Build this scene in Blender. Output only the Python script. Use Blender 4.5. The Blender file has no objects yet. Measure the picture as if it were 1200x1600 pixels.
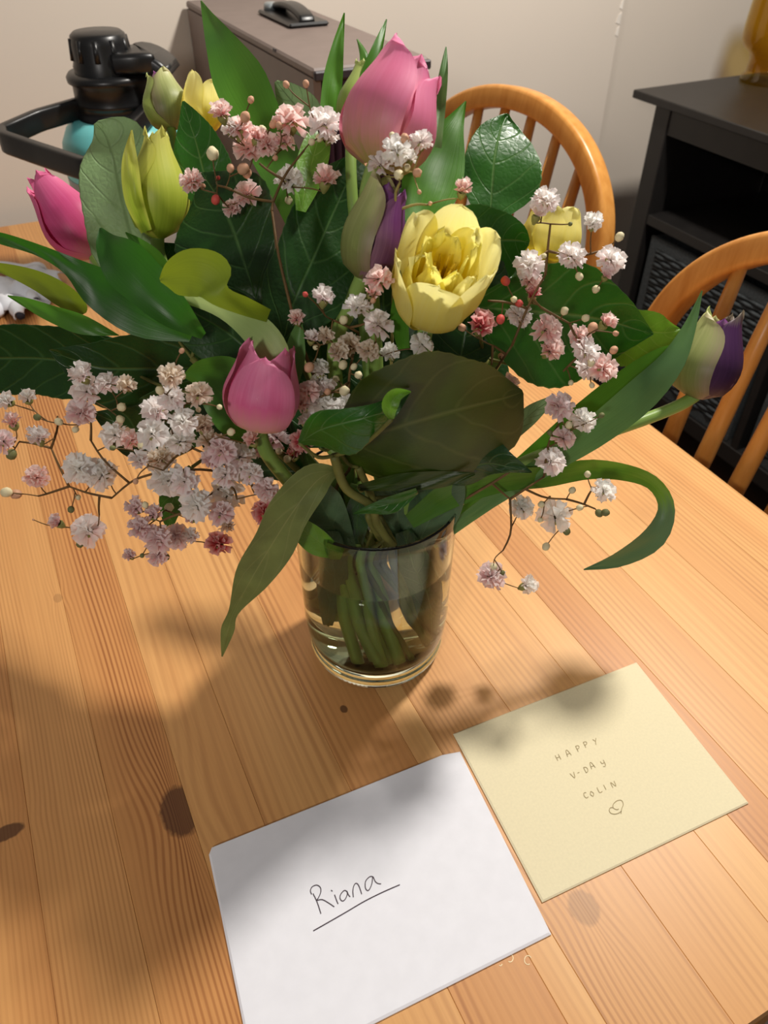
import bpy, math, random
from mathutils import Vector as V, Matrix, noise, Quaternion
random.seed(7)
S = bpy.context.scene
COL = S.collection
PI = math.pi

# ------------------------------------------------------------------ camera
FPX = 1200.0                       # focal length for a 1200x1600 frame
TH = math.radians(41.2)            # pitch below the horizon
AZ = math.radians(25.95)           # heading, to the right of the table's grain
TZ = 0.73                          # table top
CAM = V((0, 0, TZ + 0.56))
HD = V((math.sin(AZ), math.cos(AZ), 0))
RT = V((math.cos(AZ), -math.sin(AZ), 0))
ZZ = V((0, 0, 1))
FW = HD * math.cos(TH) - ZZ * math.sin(TH)
UP = HD * math.sin(TH) + ZZ * math.cos(TH)
cd = bpy.data.cameras.new('camera')
cam = bpy.data.objects.new('camera', cd); COL.objects.link(cam)
cam.matrix_world = Matrix(((RT.x, UP.x, -FW.x, CAM.x), (RT.y, UP.y, -FW.y, CAM.y), (RT.z, UP.z, -FW.z, CAM.z), (0, 0, 0, 1)))
cd.sensor_fit = 'VERTICAL'; cd.sensor_height = 36; cd.lens = 27
cd.clip_start = 0.02
cd.dof.use_dof = True; cd.dof.focus_distance = 0.56; cd.dof.aperture_fstop = 11.5
S.camera = cam

def HC(x, y, z=0):                 # heading coordinates (right, forward, height above the table) to world
    return RT * x + HD * y + ZZ * (TZ + z)
VY = 0.46
VC = HC(-0.007, VY, 0)             # foot of the vase

# ------------------------------------------------------------------ world, lamps, exposure
S.view_settings.view_transform = 'Standard'; S.view_settings.look = 'None'
S.view_settings.gamma = 1; S.view_settings.exposure = 0.0
S.view_settings.use_curve_mapping = False
wd = bpy.data.worlds.new('world'); S.world = wd; wd.use_nodes = True
wb = wd.node_tree.nodes['Background']
wb.inputs[0].default_value = (1.0, 0.965, 0.93, 1); wb.inputs[1].default_value = 0.145
def lamp(name, pos, power, radius, col):
    ld = bpy.data.lights.new(name, 'POINT'); ld.energy = power; ld.shadow_soft_size = radius; ld.color = col
    o = bpy.data.objects.new(name, ld); COL.objects.link(o); o.location = pos
    return o
lamp('ceiling_lamp', VC + RT * 0.64 + HD * 0.62 + ZZ * 1.45, 114, 0.08, (1.0, 0.945, 0.87))
lamp('hall_lamp', VC - RT * 0.50 - HD * 1.5 + ZZ * 0.98, 36, 0.10, (1.0, 0.95, 0.90))
S.cycles.transparent_max_bounces = 32
S.cycles.max_bounces = 10
S.cycles.use_denoising = True

# ------------------------------------------------------------------ helpers
def ray(u, v): return FW + RT * ((u - 600) / FPX) + UP * ((800 - v) / FPX)
def T(u, v, z=0.0):                # point on a horizontal plane z above the table
    r = ray(u, v); return CAM + r * ((TZ + z - CAM.z) / r.z)
def B(u, v, y):                    # point on the upright plane y behind the vase's axis
    r = ray(u, v); return CAM + r * ((VY + y) / r.dot(HD))
def pxm(p): return (p - CAM).dot(FW) / FPX       # metres per pixel at p
def lin(c):
    c = c / 255.0
    return c / 12.92 if c <= 0.04045 else ((c + 0.055) / 1.055) ** 2.4
def rgb(r, g, b): return (lin(r), lin(g), lin(b), 1.0)

def wloc(o):
    p = V((0, 0, 0))
    while o: p += o.location; o = o.parent
    return p
def mk(name, vs, fs, mat, parent=None, uv=None, smooth=True, label=None):
    me = bpy.data.meshes.new(name)
    off = wloc(parent) if parent else V((0, 0, 0))
    me.from_pydata([tuple(V(v) - off) for v in vs], [], fs)
    if uv:
        l = me.uv_layers.new(name='UVMap')
        for lp in me.loops: l.data[lp.index].uv = uv[lp.vertex_index]
    if smooth: me.polygons.foreach_set('use_smooth', [True] * len(me.polygons))
    for m in (mat if isinstance(mat, (list, tuple)) else [mat]): me.materials.append(m)
    me.update()
    o = bpy.data.objects.new(name, me); COL.objects.link(o)
    if parent: o.parent = parent
    if label: o['label'] = label
    return o
def recentre(o, p):                # move a top-level mesh's origin to p
    o.data.transform(Matrix.Translation(-V(p))); o.location = p; return o
def thing(name, label, cat, loc, group=None):
    o = bpy.data.objects.new(name, None); COL.objects.link(o); o.location = loc
    o.empty_display_size = 0.05
    return tag(o, label, cat, group)
def tag(o, label, cat, group=None):
    o['label'] = label; o['category'] = cat
    if group: o['group'] = group
    return o
def struct(o): o['kind'] = 'structure'; return o

def cat(P, n):                     # Catmull-Rom through tuples of floats -> n+1 samples
    out = []; m = len(P) - 1
    for i in range(n + 1):
        t = i / n * m; k = min(int(t), m - 1); f = t - k
        p0 = P[max(k - 1, 0)]; p1 = P[k]; p2 = P[k + 1]; p3 = P[min(k + 2, m)]
        out.append(tuple(0.5 * (2 * b + (c - a) * f + (2 * a - 5 * b + 4 * c - d) * f * f + (3 * b - a - 3 * c + d) * f ** 3)
                         for a, b, c, d in zip(p0, p1, p2, p3)))
    return out
def catv(P, n): return [V(x) for x in cat([tuple(p) for p in P], n)]

class MB:
    def __init__(s): s.v = []; s.f = []; s.u = []
    def tube(s, pts, r, seg=6, cap=True):
        n = len(pts); b = len(s.v)
        rs = r if isinstance(r, (list, tuple)) else [r] * n
        t0 = (pts[1] - pts[0]).normalized()
        a = t0.orthogonal().normalized()
        for i in range(n):
            t = (pts[min(i + 1, n - 1)] - pts[max(i - 1, 0)])
            t = t.normalized() if t.length > 1e-9 else t0
            a = (a - t * a.dot(t)); a = a.normalized() if a.length > 1e-6 else t.orthogonal().normalized()
            c = t.cross(a)
            for k in range(seg):
                q = 2 * PI * k / seg
                s.v.append(pts[i] + (a * math.cos(q) + c * math.sin(q)) * rs[i]); s.u.append((k / seg, i / max(n - 1, 1)))
        for i in range(n - 1):
            for k in range(seg):
                k2 = (k + 1) % seg
                s.f.append((b + i * seg + k, b + i * seg + k2, b + (i + 1) * seg + k2, b + (i + 1) * seg + k))
        if cap:
            s.f.append(tuple(b + k for k in reversed(range(seg)))); s.f.append(tuple(b + (n - 1) * seg + k for k in range(seg)))
        return s
    def box(s, c0, c1, bev=0.0):   # axis-aligned; bev chamfers every edge
        b = len(s.v); x0, y0, z0 = c0; x1, y1, z1 = c1; e = bev
        if e <= 0:
            s.v += [V((x, y, z)) for z in (z0, z1) for y in (y0, y1) for x in (x0, x1)]
            s.f += [tuple(b + i for i in q) for q in ((0, 2, 3, 1), (4, 5, 7, 6), (0, 1, 5, 4), (2, 6, 7, 3), (0, 4, 6, 2), (1, 3, 7, 5))]
        else:
            idx = {}
            for ix, x in enumerate((x0, x1)):
                for iy, y in enumerate((y0, y1)):
                    for iz, z in enumerate((z0, z1)):
                        sx, sy, sz = (1 - 2 * ix) * e, (1 - 2 * iy) * e, (1 - 2 * iz) * e
                        for ax, p in enumerate(((x, y + sy, z + sz), (x + sx, y, z + sz), (x + sx, y + sy, z))):
                            idx[(ix, iy, iz, ax)] = len(s.v); s.v.append(V(p))
            Q = lambda *k: tuple(idx[i] for i in k)
            for i in (0, 1):
                for ax in range(3):
                    o = [(0, 0), (1, 0), (1, 1), (0, 1)]
                    c = []
                    for p, q in o:
                        k = [p, q]; k.insert(ax, i); c.append((k[0], k[1], k[2], ax))
                    fl = Q(*c)
                    s.f.append(fl if (i == 1) != (ax == 1) else fl[::-1])
            for ax in range(3):
                o1, o2 = [k for k in range(3) if k != ax]
                for p in (0, 1):
                    for q in (0, 1):
                        c = []
                        for e0, a_ in ((0, o1), (1, o1), (1, o2), (0, o2)):
                            k = [0, 0, 0]; k[ax] = e0; k[o1] = p; k[o2] = q; c.append((k[0], k[1], k[2], a_))
                        s.f.append(Q(*c))
            for ix in (0, 1):
                for iy in (0, 1):
                    for iz in (0, 1): s.f.append(Q((ix, iy, iz, 0), (ix, iy, iz, 1), (ix, iy, iz, 2)))
        s.u += [(0, 0)] * (len(s.v) - len(s.u))
        return s
    def lathe(s, prof, c, seg=32, axis=None):
        b = len(s.v); n = len(prof)
        for i, (r, z) in enumerate(prof):
            for k in range(seg):
                q = 2 * PI * k / seg
                s.v.append(V(c) + V((r * math.cos(q), r * math.sin(q), z))); s.u.append((k / seg, i / n))
        for i in range(n - 1):
            for k in range(seg):
                k2 = (k + 1) % seg
                s.f.append((b + i * seg + k, b + i * seg + k2, b + (i + 1) * seg + k2, b + (i + 1) * seg + k))
        return s
    def ribbon(s, pts, w, nrm=ZZ):
        b = len(s.v); n = len(pts)
        for i in range(n):
            t = (pts[min(i + 1, n - 1)] - pts[max(i - 1, 0)]).normalized(); c = t.cross(nrm).normalized() * (w / 2)
            s.v += [pts[i] - c, pts[i] + c]; s.u += [(0, i / n), (1, i / n)]
        for i in range(n - 1): s.f.append((b + 2 * i, b + 2 * i + 1, b + 2 * i + 3, b + 2 * i + 2))
        return s
    def sweep(s, pts, sec, side):  # sec: list of (across, along-side) offsets, side: constant binormal
        b = len(s.v); n = len(pts); m = len(sec)
        for i in range(n):
            t = (pts[min(i + 1, n - 1)] - pts[max(i - 1, 0)]).normalized()
            sd = (side - t * side.dot(t)).normalized(); c = t.cross(sd)
            for k, (p, q) in enumerate(sec): s.v.append(pts[i] + c * p + sd * q); s.u.append((k / m, i / n))
        for i in range(n - 1):
            for k in range(m):
                k2 = (k + 1) % m
                s.f.append((b + i * m + k, b + i * m + k2, b + (i + 1) * m + k2, b + (i + 1) * m + k))
        s.f.append(tuple(b + k for k in reversed(range(m)))); s.f.append(tuple(b + (n - 1) * m + k for k in range(m)))
        return s
    def done(s, name, mat, parent=None, smooth=True, label=None):
        return mk(name, s.v, s.f, mat, parent, s.u, smooth, label)
def rrect(a, b, r, n=3):           # rounded rectangle section
    o = []
    for cx, cy, q0 in ((a - r, b - r, 0), (-a + r, b - r, 1), (-a + r, -b + r, 2), (a - r, -b + r, 3)):
        for i in range(n + 1):
            q = (q0 + i / n) * PI / 2; o.append((cx + r * math.cos(q), cy + r * math.sin(q)))
    return o

# ------------------------------------------------------------------ materials
class NT:
    def __init__(s, name):
        s.m = bpy.data.materials.new(name); s.m.use_nodes = True; s.t = s.m.node_tree
        s.t.nodes.clear(); s.out = s.t.nodes.new('ShaderNodeOutputMaterial')
    def n(s, typ, ins=None, **kw):
        nd = s.t.nodes.new('ShaderNode' + typ)
        for k, v in kw.items(): setattr(nd, k, v)
        for k, v in (ins or {}).items():
            if hasattr(v, 'is_output'): s.t.links.new(v, nd.inputs[k])
            elif v is not None: nd.inputs[k].default_value = v
        return nd
    def math(s, op, a, b=None, c=None):
        nd = s.n('Math', {0: a, 1: b, 2: c}, operation=op); return nd.outputs[0]
    def ramp(s, fac, stops, interp='LINEAR'):
        nd = s.n('ValToRGB', {0: fac}); cr = nd.color_ramp; cr.interpolation = interp
        while len(cr.elements) < len(stops): cr.elements.new(0.5)
        for e, (p, c) in zip(cr.elements, stops): e.position = p; e.color = c
        return nd.outputs[0]
    def mix(s, f, a, b, mode='MIX'):
        nd = s.n('Mix', {0: f, 6: a, 7: b}, data_type='RGBA', blend_type=mode); return nd.outputs[2]
    def xyz(s, vec):
        nd = s.n('SeparateXYZ', {0: vec}); return nd.outputs
    def noise(s, vec, scale, detail=3, rough=0.5):
        return s.n('TexNoise', {'Vector': vec, 'Scale': scale, 'Detail': detail, 'Roughness': rough}).outputs[0]
    def mapping(s, vec, scale=(1, 1, 1), loc=(0, 0, 0)):
        return s.n('Mapping', {'Vector': vec, 'Scale': scale, 'Location': loc}).outputs[0]
    def bump(s, h, st, dist=0.001):
        return s.n('Bump', {'Height': h, 'Strength': st, 'Distance': dist}).outputs[0]
    def prin(s, col, rough=0.5, nrm=None, spec=0.5, metal=0, coat=0, sub=0):
        p = s.n('BsdfPrincipled', {'Base Color': col, 'Roughness': rough, 'Specular IOR Level': spec, 'Metallic': metal, 'Coat Weight': coat})
        if nrm is not None: s.t.links.new(nrm, p.inputs['Normal'])
        return p.outputs[0]
    def surf(s, sh): s.t.links.new(sh, s.out.inputs[0]); return s.m
G = (0.5, 0.5, 0.5, 1)
def plain(name, col, rough=0.5, spec=0.5, nscale=30, namt=0.12, bump=0.0, metal=0, coat=0):
    t = NT(name); tc = t.n('TexCoord').outputs['Object']
    f = t.noise(tc, nscale, 4)
    c2 = tuple(x * (1 - namt) for x in col[:3]) + (1,); c3 = tuple(min(1, x * (1 + namt)) for x in col[:3]) + (1,)
    c = t.ramp(f, [(0.3, c2), (0.7, c3)])
    return t.surf(t.prin(c, rough, t.bump(f, bump) if bump else None, spec, metal, coat))
def leafmat(name, col, vein, rough=0.42, trans=0.18, nveins=6, quilt=0.35, spec=0.45, tcol=None):
    t = NT(name); uv = t.n('TexCoord').outputs['UV']; x, y, _ = t.xyz(uv)
    s = t.math('ABSOLUTE', t.math('MULTIPLY_ADD', x, 2.0, -1.0))
    obj = t.n('TexCoord').outputs['Object']
    nz = t.noise(obj, 60, 3)
    cc = t.ramp(nz, [(0.25, tuple(k * 0.78 for k in col[:3]) + (1,)), (0.75, tuple(k * 1.2 for k in col[:3]) + (1,))])
    wob = t.math('MULTIPLY', t.noise(obj, 25, 2), 0.5)
    ph = t.math('FRACT', t.math('ADD', t.math('MULTIPLY_ADD', y, float(nveins), wob), t.math('MULTIPLY', t.math('POWER', s, 1.4), -1.5)))
    line = t.math('SUBTRACT', 1.0, t.math('MULTIPLY', t.math('ABSOLUTE', t.math('SUBTRACT', ph, 0.5)), 14.0))
    line = t.math('MULTIPLY', t.math('MAXIMUM', line, 0.0), 0.45)
    mid = t.math('MAXIMUM', t.math('SUBTRACT', 1.0, t.math('MULTIPLY', s, 22.0)), 0.0)
    edge = t.math('MULTIPLY', t.math('MAXIMUM', t.math('MULTIPLY_ADD', s, 40.0, -39.0), 0.0), 0.8)
    f = t.math('MAXIMUM', t.math('MAXIMUM', line, mid), edge)
    c = t.mix(t.math('MULTIPLY', f, 0.55), cc, vein)
    vo = t.n('TexVoronoi', {'Vector': obj, 'Scale': 260.0}, feature='DISTANCE_TO_EDGE').outputs['Distance']
    h = t.math('ADD', t.math('MULTIPLY', vo, 0.6), t.math('MULTIPLY', f, -1.2))
    p = t.prin(c, rough, t.bump(h, quilt, 0.0012), spec)
    tr = t.n('BsdfTranslucent', {0: tcol or tuple(min(1, k * 1.6) for k in col[:3]) + (1,)}).outputs[0]
    return t.surf(t.n('MixShader', {0: trans, 1: p, 2: tr}).outputs[0])
def blademat(name, col, col2, rough=0.38, trans=0.25):   # strap-shaped tulip leaf, parallel veins
    t = NT(name); uv = t.n('TexCoord').outputs['UV']
    nz = t.noise(t.mapping(uv, (26, 1.2, 1)), 1.0, 4, 0.6)
    big = t.noise(t.n('TexCoord').outputs['Object'], 14, 2)
    c = t.mix(t.ramp(nz, [(0.3, (0, 0, 0, 1)), (0.7, (1, 1, 1, 1))]), col, tuple(k * 1.25 for k in col[:3]) + (1,))
    c = t.mix(t.ramp(big, [(0.4, (0, 0, 0, 1)), (0.75, (1, 1, 1, 1))]), c, col2)
    p = t.prin(c, rough, t.bump(nz, 0.25, 0.0006), 0.45)
    tr = t.n('BsdfTranslucent', {0: tuple(min(1, k * 1.7) for k in col[:3]) + (1,)}).outputs[0]
    return t.surf(t.n('MixShader', {0: trans, 1: p, 2: tr}).outputs[0])
def petalmat(name, stops, side=None, sideamt=0.0, trans=0.28, rough=0.45, streak=0.25):
    t = NT(name); uv = t.n('TexCoord').outputs['UV']; x, y, _ = t.xyz(uv)
    nz = t.noise(t.mapping(uv, (20, 1.0, 1)), 1.0, 4, 0.6)
    fy = t.math('ADD', y, t.math('MULTIPLY_ADD', nz, 0.25, -0.125))
    c = t.ramp(fy, stops)
    if side:
        s = t.math('ABSOLUTE', t.math('MULTIPLY_ADD', x, 2.0, -1.0))
        f = t.math('ADD', s, t.math('MULTIPLY_ADD', nz, 0.8, -0.4))
        f = t.math('MULTIPLY', t.ramp(f, [(0.45, (0, 0, 0, 1)), (0.95, (1, 1, 1, 1))]), sideamt)
        c = t.mix(f, c, side)
    c = t.mix(streak, c, t.ramp(nz, [(0.3, (0.35, 0.35, 0.35, 1)), (0.7, (0.75, 0.75, 0.75, 1))]), 'SOFT_LIGHT')
    p = t.prin(c, rough, t.bump(nz, 0.2, 0.0006), 0.35)
    tr = t.n('BsdfTranslucent', {0: c}).outputs[0]
    return t.surf(t.n('MixShader', {0: trans, 1: p, 2: tr}).outputs[0])
def glassmat(name, tint, rough=0.0, refl=1.0):           # thin clear wall: tinted see-through plus Fresnel sheen
    t = NT(name)
    fc = t.n('LayerWeight', {'Blend': 0.5}).outputs['Facing']
    fr = t.math('MULTIPLY_ADD', t.math('POWER', fc, 4.0), 0.6, 0.035)
    tr = t.n('BsdfTransparent', {0: tint}).outputs[0]
    gl = t.n('BsdfGlossy', {0: (1, 1, 1, 1), 1: rough}, ).outputs[0]
    return t.surf(t.n('MixShader', {0: t.math('MULTIPLY', fr, refl), 1: tr, 2: gl}).outputs[0])

M = {}
# pine: planks carry their tone, ring contrast and ring spacing in the object colour
KNOTS = [(-0.013, 0.331, 0.014, 0.021, 0.020, 0.78), (-0.134, 0.371, 0.012, 0.006, 0.004, 0.8), (0.222, 0.138, 0.010, 0.012, 0.010, 0.32),
         (0.137, 0.36, 0.003, 0.004, 0.003, 0.8), (-0.064, 0.60, 0.004, 0.006, 0.008, 0.25), (0.205, 0.62, 0.006, 0.007, 0.008, 0.3), (0.264, 0.43, 0.003, 0.012, 0.004, 0.6)]
def pine():
    t = NT('pine_planks'); ob = t.n('TexCoord').outputs['Object']; x, y, _ = t.xyz(ob)
    inf = t.n('ObjectInfo'); r, g, b = t.n('SeparateColor', {0: inf.outputs['Color']}).outputs
    rnd = inf.outputs['Random']
    off = t.n('CombineXYZ', {0: t.math('MULTIPLY', rnd, 7.0), 1: t.math('MULTIPLY', rnd, 13.0), 2: rnd}).outputs[0]
    pos = t.n('VectorMath', {0: ob, 1: off}, operation='ADD').outputs[0]
    lowf = t.noise(t.mapping(pos, (7, 1.1, 1)), 1.0, 2)
    w = t.math('ADD', x, t.math('MULTIPLY_ADD', lowf, 0.04, -0.02))
    dark = None
    for ka, kg, rx, ry, amp, st in KNOTS:
        dx = t.math('SUBTRACT', x, ka); dy = t.math('SUBTRACT', y, kg)
        e = t.math('ADD', t.math('POWER', t.math('DIVIDE', dx, rx * 2.2), 2.0), t.math('POWER', t.math('DIVIDE', dy, ry * 2.6), 2.0))
        ex = t.math('EXPONENT', t.math('MULTIPLY', e, -1.0))
        w = t.math('ADD', w, t.math('MULTIPLY', ex, t.math('MULTIPLY', t.math('DIVIDE', dx, t.math('ADD', t.math('ABSOLUTE', dx), 0.006)), amp)))
        e2 = t.math('ADD', t.math('POWER', t.math('DIVIDE', dx, rx), 2.0), t.math('POWER', t.math('DIVIDE', dy, ry), 2.0))
        e2 = t.math('ADD', e2, t.math('MULTIPLY_ADD', t.noise(ob, 220, 2), 0.6, -0.3))
        d = t.math('MULTIPLY', t.math('MINIMUM', t.math('MAXIMUM', t.math('MULTIPLY_ADD', e2, -2.2, 2.8), 0.0), 1.0), st)
        if ka == -0.013: d = t.math('MULTIPLY', d, t.math('LESS_THAN', x, -0.006))
        dark = d if dark is None else t.math('MAXIMUM', dark, d)
    fine = t.noise(t.mapping(pos, (420, 7, 1)), 1.0, 3)
    freq = t.math('MULTIPLY_ADD', b, 1500.0, 350.0)
    ring = t.math('SINE', t.math('ADD', t.math('MULTIPLY', w, freq), t.math('MULTIPLY', lowf, 5.0)))
    ring = t.ramp(t.math('MULTIPLY_ADD', ring, 0.5, 0.5), [(0.35, (0, 0, 0, 1)), (0.95, (1, 1, 1, 1))])
    mod = t.ramp(t.noise(t.mapping(pos, (30, 1.5, 1)), 1.0, 2), [(0.35, (0.15, 0.15, 0.15, 1)), (0.65, (1, 1, 1, 1))])
    ring = t.math('MULTIPLY', t.math('MULTIPLY', ring, g), mod)
    base = t.mix(r, rgb(228, 176, 112), rgb(196, 132, 74))
    c = t.mix(t.math('MULTIPLY', t.ramp(t.noise(t.mapping(pos, (22, 1.0, 1)), 1.0, 3), [(0.42, (0, 0, 0, 1)), (0.7, (1, 1, 1, 1))]), 0.35), base, rgb(190, 122, 66))
    c = t.mix(ring, c, rgb(142, 80, 38))
    c = t.mix(t.math('MULTIPLY', t.ramp(fine, [(0.4, (0, 0, 0, 1)), (0.75, (1, 1, 1, 1))]), 0.16), c, rgb(150, 92, 50))
    c = t.mix(dark, c, rgb(72, 40, 26))
    return t.surf(t.prin(c, 0.42, t.bump(fine, 0.12, 0.0004), 0.4))
M['pine'] = pine()
def oak(name, c0, c1, axis):
    t = NT(name); ob = t.n('TexCoord').outputs['Object']
    sc = [60, 60, 60]; sc[axis] = 4
    nz = t.noise(t.mapping(ob, sc), 1.0, 4, 0.6)
    return t.surf(t.prin(t.ramp(nz, [(0.3, c0), (0.7, c1)]), 0.35, t.bump(nz, 0.1, 0.0005), 0.5))
M['oak'] = oak('honey_oak', rgb(190, 124, 50), rgb(216, 154, 78), 2)
M['wall'] = plain('wall_paint', rgb(214, 203, 190), 0.85, 0.25, 3, 0.015, 0.05)
M['chip'] = plain('bare_plaster', rgb(228, 220, 210), 0.9, 0.2)
M['floor'] = plain('dark_floor', rgb(70, 50, 38), 0.5, 0.4, 12, 0.25)
M['black_wood'] = plain('black_wood', rgb(30, 28, 27), 0.42, 0.5, 25, 0.15)
M['basket'] = plain('basket_weave', rgb(66, 70, 72), 0.9, 0.2, 200, 0.3, 0.5)
M['black_plastic'] = plain('black_plastic', rgb(20, 20, 21), 0.33, 0.5, 60, 0.1)
M['turquoise'] = plain('turquoise_enamel', rgb(112, 200, 200), 0.35, 0.5, 20, 0.04)
M['steel'] = plain('brushed_grey', rgb(150, 156, 158), 0.4, 0.5, 50, 0.06, 0, 0.4)
M['box'] = plain('taupe_board', rgb(120, 106, 100), 0.55, 0.4, 30, 0.06)
M['boxdark'] = plain('dark_trim', rgb(46, 40, 44), 0.5, 0.4)
M['pleat'] = plain('plum_card', rgb(92, 72, 92), 0.7, 0.3)
M['white_paper'] = plain('white_paper', rgb(232, 232, 238), 0.8, 0.2, 90, 0.02, 0.03)
M['kraft'] = plain('kraft_paper', rgb(228, 217, 182), 0.85, 0.2, 500, 0.03, 0.03)
M['ink'] = plain('grey_ink', rgb(70, 58, 66), 0.7, 0.2)
M['pencil'] = plain('pencil', rgb(166, 150, 112), 0.7, 0.2)
M['scratch'] = plain('pale_scratch', rgb(246, 222, 180), 0.7, 0.2)
M['cloth'] = plain('white_cloth', rgb(222, 224, 230), 0.95, 0.1, 40, 0.06, 0.1)
M['clothdark'] = plain('dark_hem', rgb(58, 58, 66), 0.95, 0.1)
def solidglass(name, col, ior):
    t = NT(name)
    return t.surf(t.n('BsdfGlass', {'Color': col, 'Roughness': 0.0, 'IOR': ior}).outputs[0])
M['glass'] = solidglass('clear_glass', (0.955, 0.985, 0.95, 1), 1.47)
M['amber'] = glassmat('amber_glass', (0.87, 0.73, 0.28, 1), 0.02)
M['water'] = solidglass('water', (0.96, 0.975, 0.90, 1), 1.33)
M['foliage_dark'] = leafmat('dark_foliage', rgb(24, 60, 14), rgb(90, 126, 70), 0.38, 0.10)
M['foliage'] = leafmat('foliage', rgb(40, 92, 20), rgb(120, 150, 90), 0.36, 0.14)
M['foliage_grey'] = leafmat('matte_foliage', rgb(124, 154, 104), rgb(94, 124, 82), 0.55, 0.12, 6, 0.7)
M['foliage_back'] = leafmat('leaf_underside', rgb(112, 124, 66), rgb(160, 160, 100), 0.6, 0.2, 5, 0.25)
M['foliage_olive'] = leafmat('olive_leaf', rgb(44, 64, 6), rgb(100, 108, 56), 0.45, 0.12, 4, 0.1)
M['foliage_bright'] = leafmat('bright_leaf', rgb(92, 138, 36), rgb(150, 176, 90), 0.42, 0.25)
M['foliage_blue'] = leafmat('bluish_leaf', rgb(74, 98, 68), rgb(100, 124, 90), 0.5, 0.15)
M['blade'] = blademat('tulip_leaf', rgb(74, 124, 34), rgb(52, 98, 36))
M['blade_dark'] = blademat('dark_tulip_leaf', rgb(46, 96, 22), rgb(34, 74, 26))
M['blade_pale'] = blademat('pale_tulip_leaf', rgb(160, 178, 112), rgb(132, 160, 92), 0.5)
M['blade_grey'] = blademat('glaucous_tulip_leaf', rgb(92, 130, 70), rgb(70, 108, 72), 0.5)
M['blade_olive'] = blademat('olive_tulip_leaf', rgb(116, 132, 28), rgb(92, 116, 24), 0.45)
M['blade_turn'] = petalmat('turned_tulip_leaf', [(0.0, rgb(70, 112, 34)), (0.5, rgb(92, 140, 36)), (0.64, rgb(112, 156, 50)), (0.72, rgb(96, 128, 90)), (1.0, rgb(84, 120, 78))], None, 0, 0.2, 0.4)
M['stem'] = blademat('tulip_stem', rgb(132, 160, 80), rgb(110, 142, 62), 0.4, 0.1)
M['twig'] = plain('woody_stem', rgb(104, 104, 50), 0.6, 0.3, 80, 0.2)
M['gyp_stem'] = plain('sprig_stem', rgb(104, 78, 44), 0.6, 0.3, 90, 0.3)
M['gyp_stem_light'] = plain('sprig_stem_light', rgb(140, 128, 74), 0.6, 0.3, 90, 0.3)
M['pink'] = petalmat('pink_petal', [(0.0, rgb(222, 196, 120)), (0.14, rgb(226, 160, 158)), (0.45, rgb(226, 106, 152)), (0.95, rgb(238, 138, 178))], rgb(240, 150, 186), 0.5)
M['pink_deep'] = petalmat('deep_pink_petal', [(0.0, rgb(214, 130, 140)), (0.2, rgb(206, 76, 124)), (0.6, rgb(214, 84, 138)), (0.97, rgb(232, 120, 166))], rgb(222, 100, 150), 0.3)
M['pink_soft'] = petalmat('soft_pink_petal', [(0.0, rgb(186, 168, 96)), (0.16, rgb(214, 152, 142)), (0.5, rgb(228, 126, 160)), (0.97, rgb(238, 140, 180))], rgb(236, 140, 176), 0.4)
M['yellow'] = petalmat('yellow_petal', [(0.0, rgb(236, 218, 80)), (0.3, rgb(252, 240, 124)), (0.9, rgb(255, 248, 168))], None, 0, 0.42)
M['yellow_in'] = petalmat('inner_yellow_petal', [(0.0, rgb(246, 218, 40)), (0.5, rgb(254, 236, 84)), (0.95, rgb(255, 246, 140))], None, 0, 0.45)
M['lime'] = petalmat('lime_petal', [(0.0, rgb(140, 168, 48)), (0.35, rgb(176, 196, 62)), (0.75, rgb(206, 210, 92)), (1.0, rgb(222, 218, 120))], rgb(214, 212, 96), 0.5, 0.3)
M['green_petal'] = petalmat('green_cream_petal', [(0.0, rgb(122, 120, 70)), (0.3, rgb(136, 146, 82)), (0.75, rgb(176, 184, 116)), (1.0, rgb(214, 214, 150))], rgb(150, 116, 116), 0.55)
M['green_bud'] = petalmat('green_bud_petal', [(0.0, rgb(110, 136, 56)), (0.5, rgb(146, 172, 80)), (1.0, rgb(190, 204, 120))], rgb(180, 190, 110), 0.4)
M['purple'] = petalmat('purple_petal', [(0.0, rgb(130, 104, 96)), (0.25, rgb(104, 62, 98)), (0.7, rgb(108, 52, 112)), (0.95, rgb(126, 70, 132))], rgb(176, 138, 150), 0.4)
M['purple_dark'] = petalmat('dark_purple_petal', [(0.0, rgb(80, 52, 64)), (0.3, rgb(66, 34, 70)), (0.85, rgb(78, 42, 86)), (1.0, rgb(150, 140, 116))], rgb(96, 60, 100), 0.3)
M['purple_vivid'] = petalmat('vivid_purple_petal', [(0.0, rgb(120, 60, 120)), (0.5, rgb(132, 44, 138)), (1.0, rgb(226, 196, 222))], rgb(150, 70, 150), 0.3)
M['white_pink'] = petalmat('white_violet_petal', [(0.0, rgb(150, 150, 100)), (0.4, rgb(206, 196, 170)), (0.8, rgb(224, 196, 206)), (1.0, rgb(166, 90, 160))], rgb(170, 130, 140), 0.4)
def gypmat(name, inner, outer, tip):
    t = NT(name); uv = t.n('TexCoord').outputs['UV']; x, y, _ = t.xyz(uv)
    c = t.mix(t.ramp(x, [(0.25, (0, 0, 0, 1)), (0.95, (1, 1, 1, 1))]), inner, outer)
    c = t.mix(t.ramp(y, [(0.55, (0, 0, 0, 1)), (1.0, (0.8, 0.8, 0.8, 1))]), c, tip)
    p = t.prin(c, 0.6, None, 0.25)
    return t.surf(t.n('MixShader', {0: 0.56, 1: p, 2: t.n('BsdfTranslucent', {0: c}).outputs[0]}).outputs[0])
M['gw'] = gypmat('blossom_white', rgb(255, 253, 248), rgb(254, 243, 242), rgb(255, 255, 253))
M['gl'] = gypmat('blossom_blush', rgb(255, 251, 247), rgb(248, 222, 223), rgb(255, 251, 250))
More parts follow.
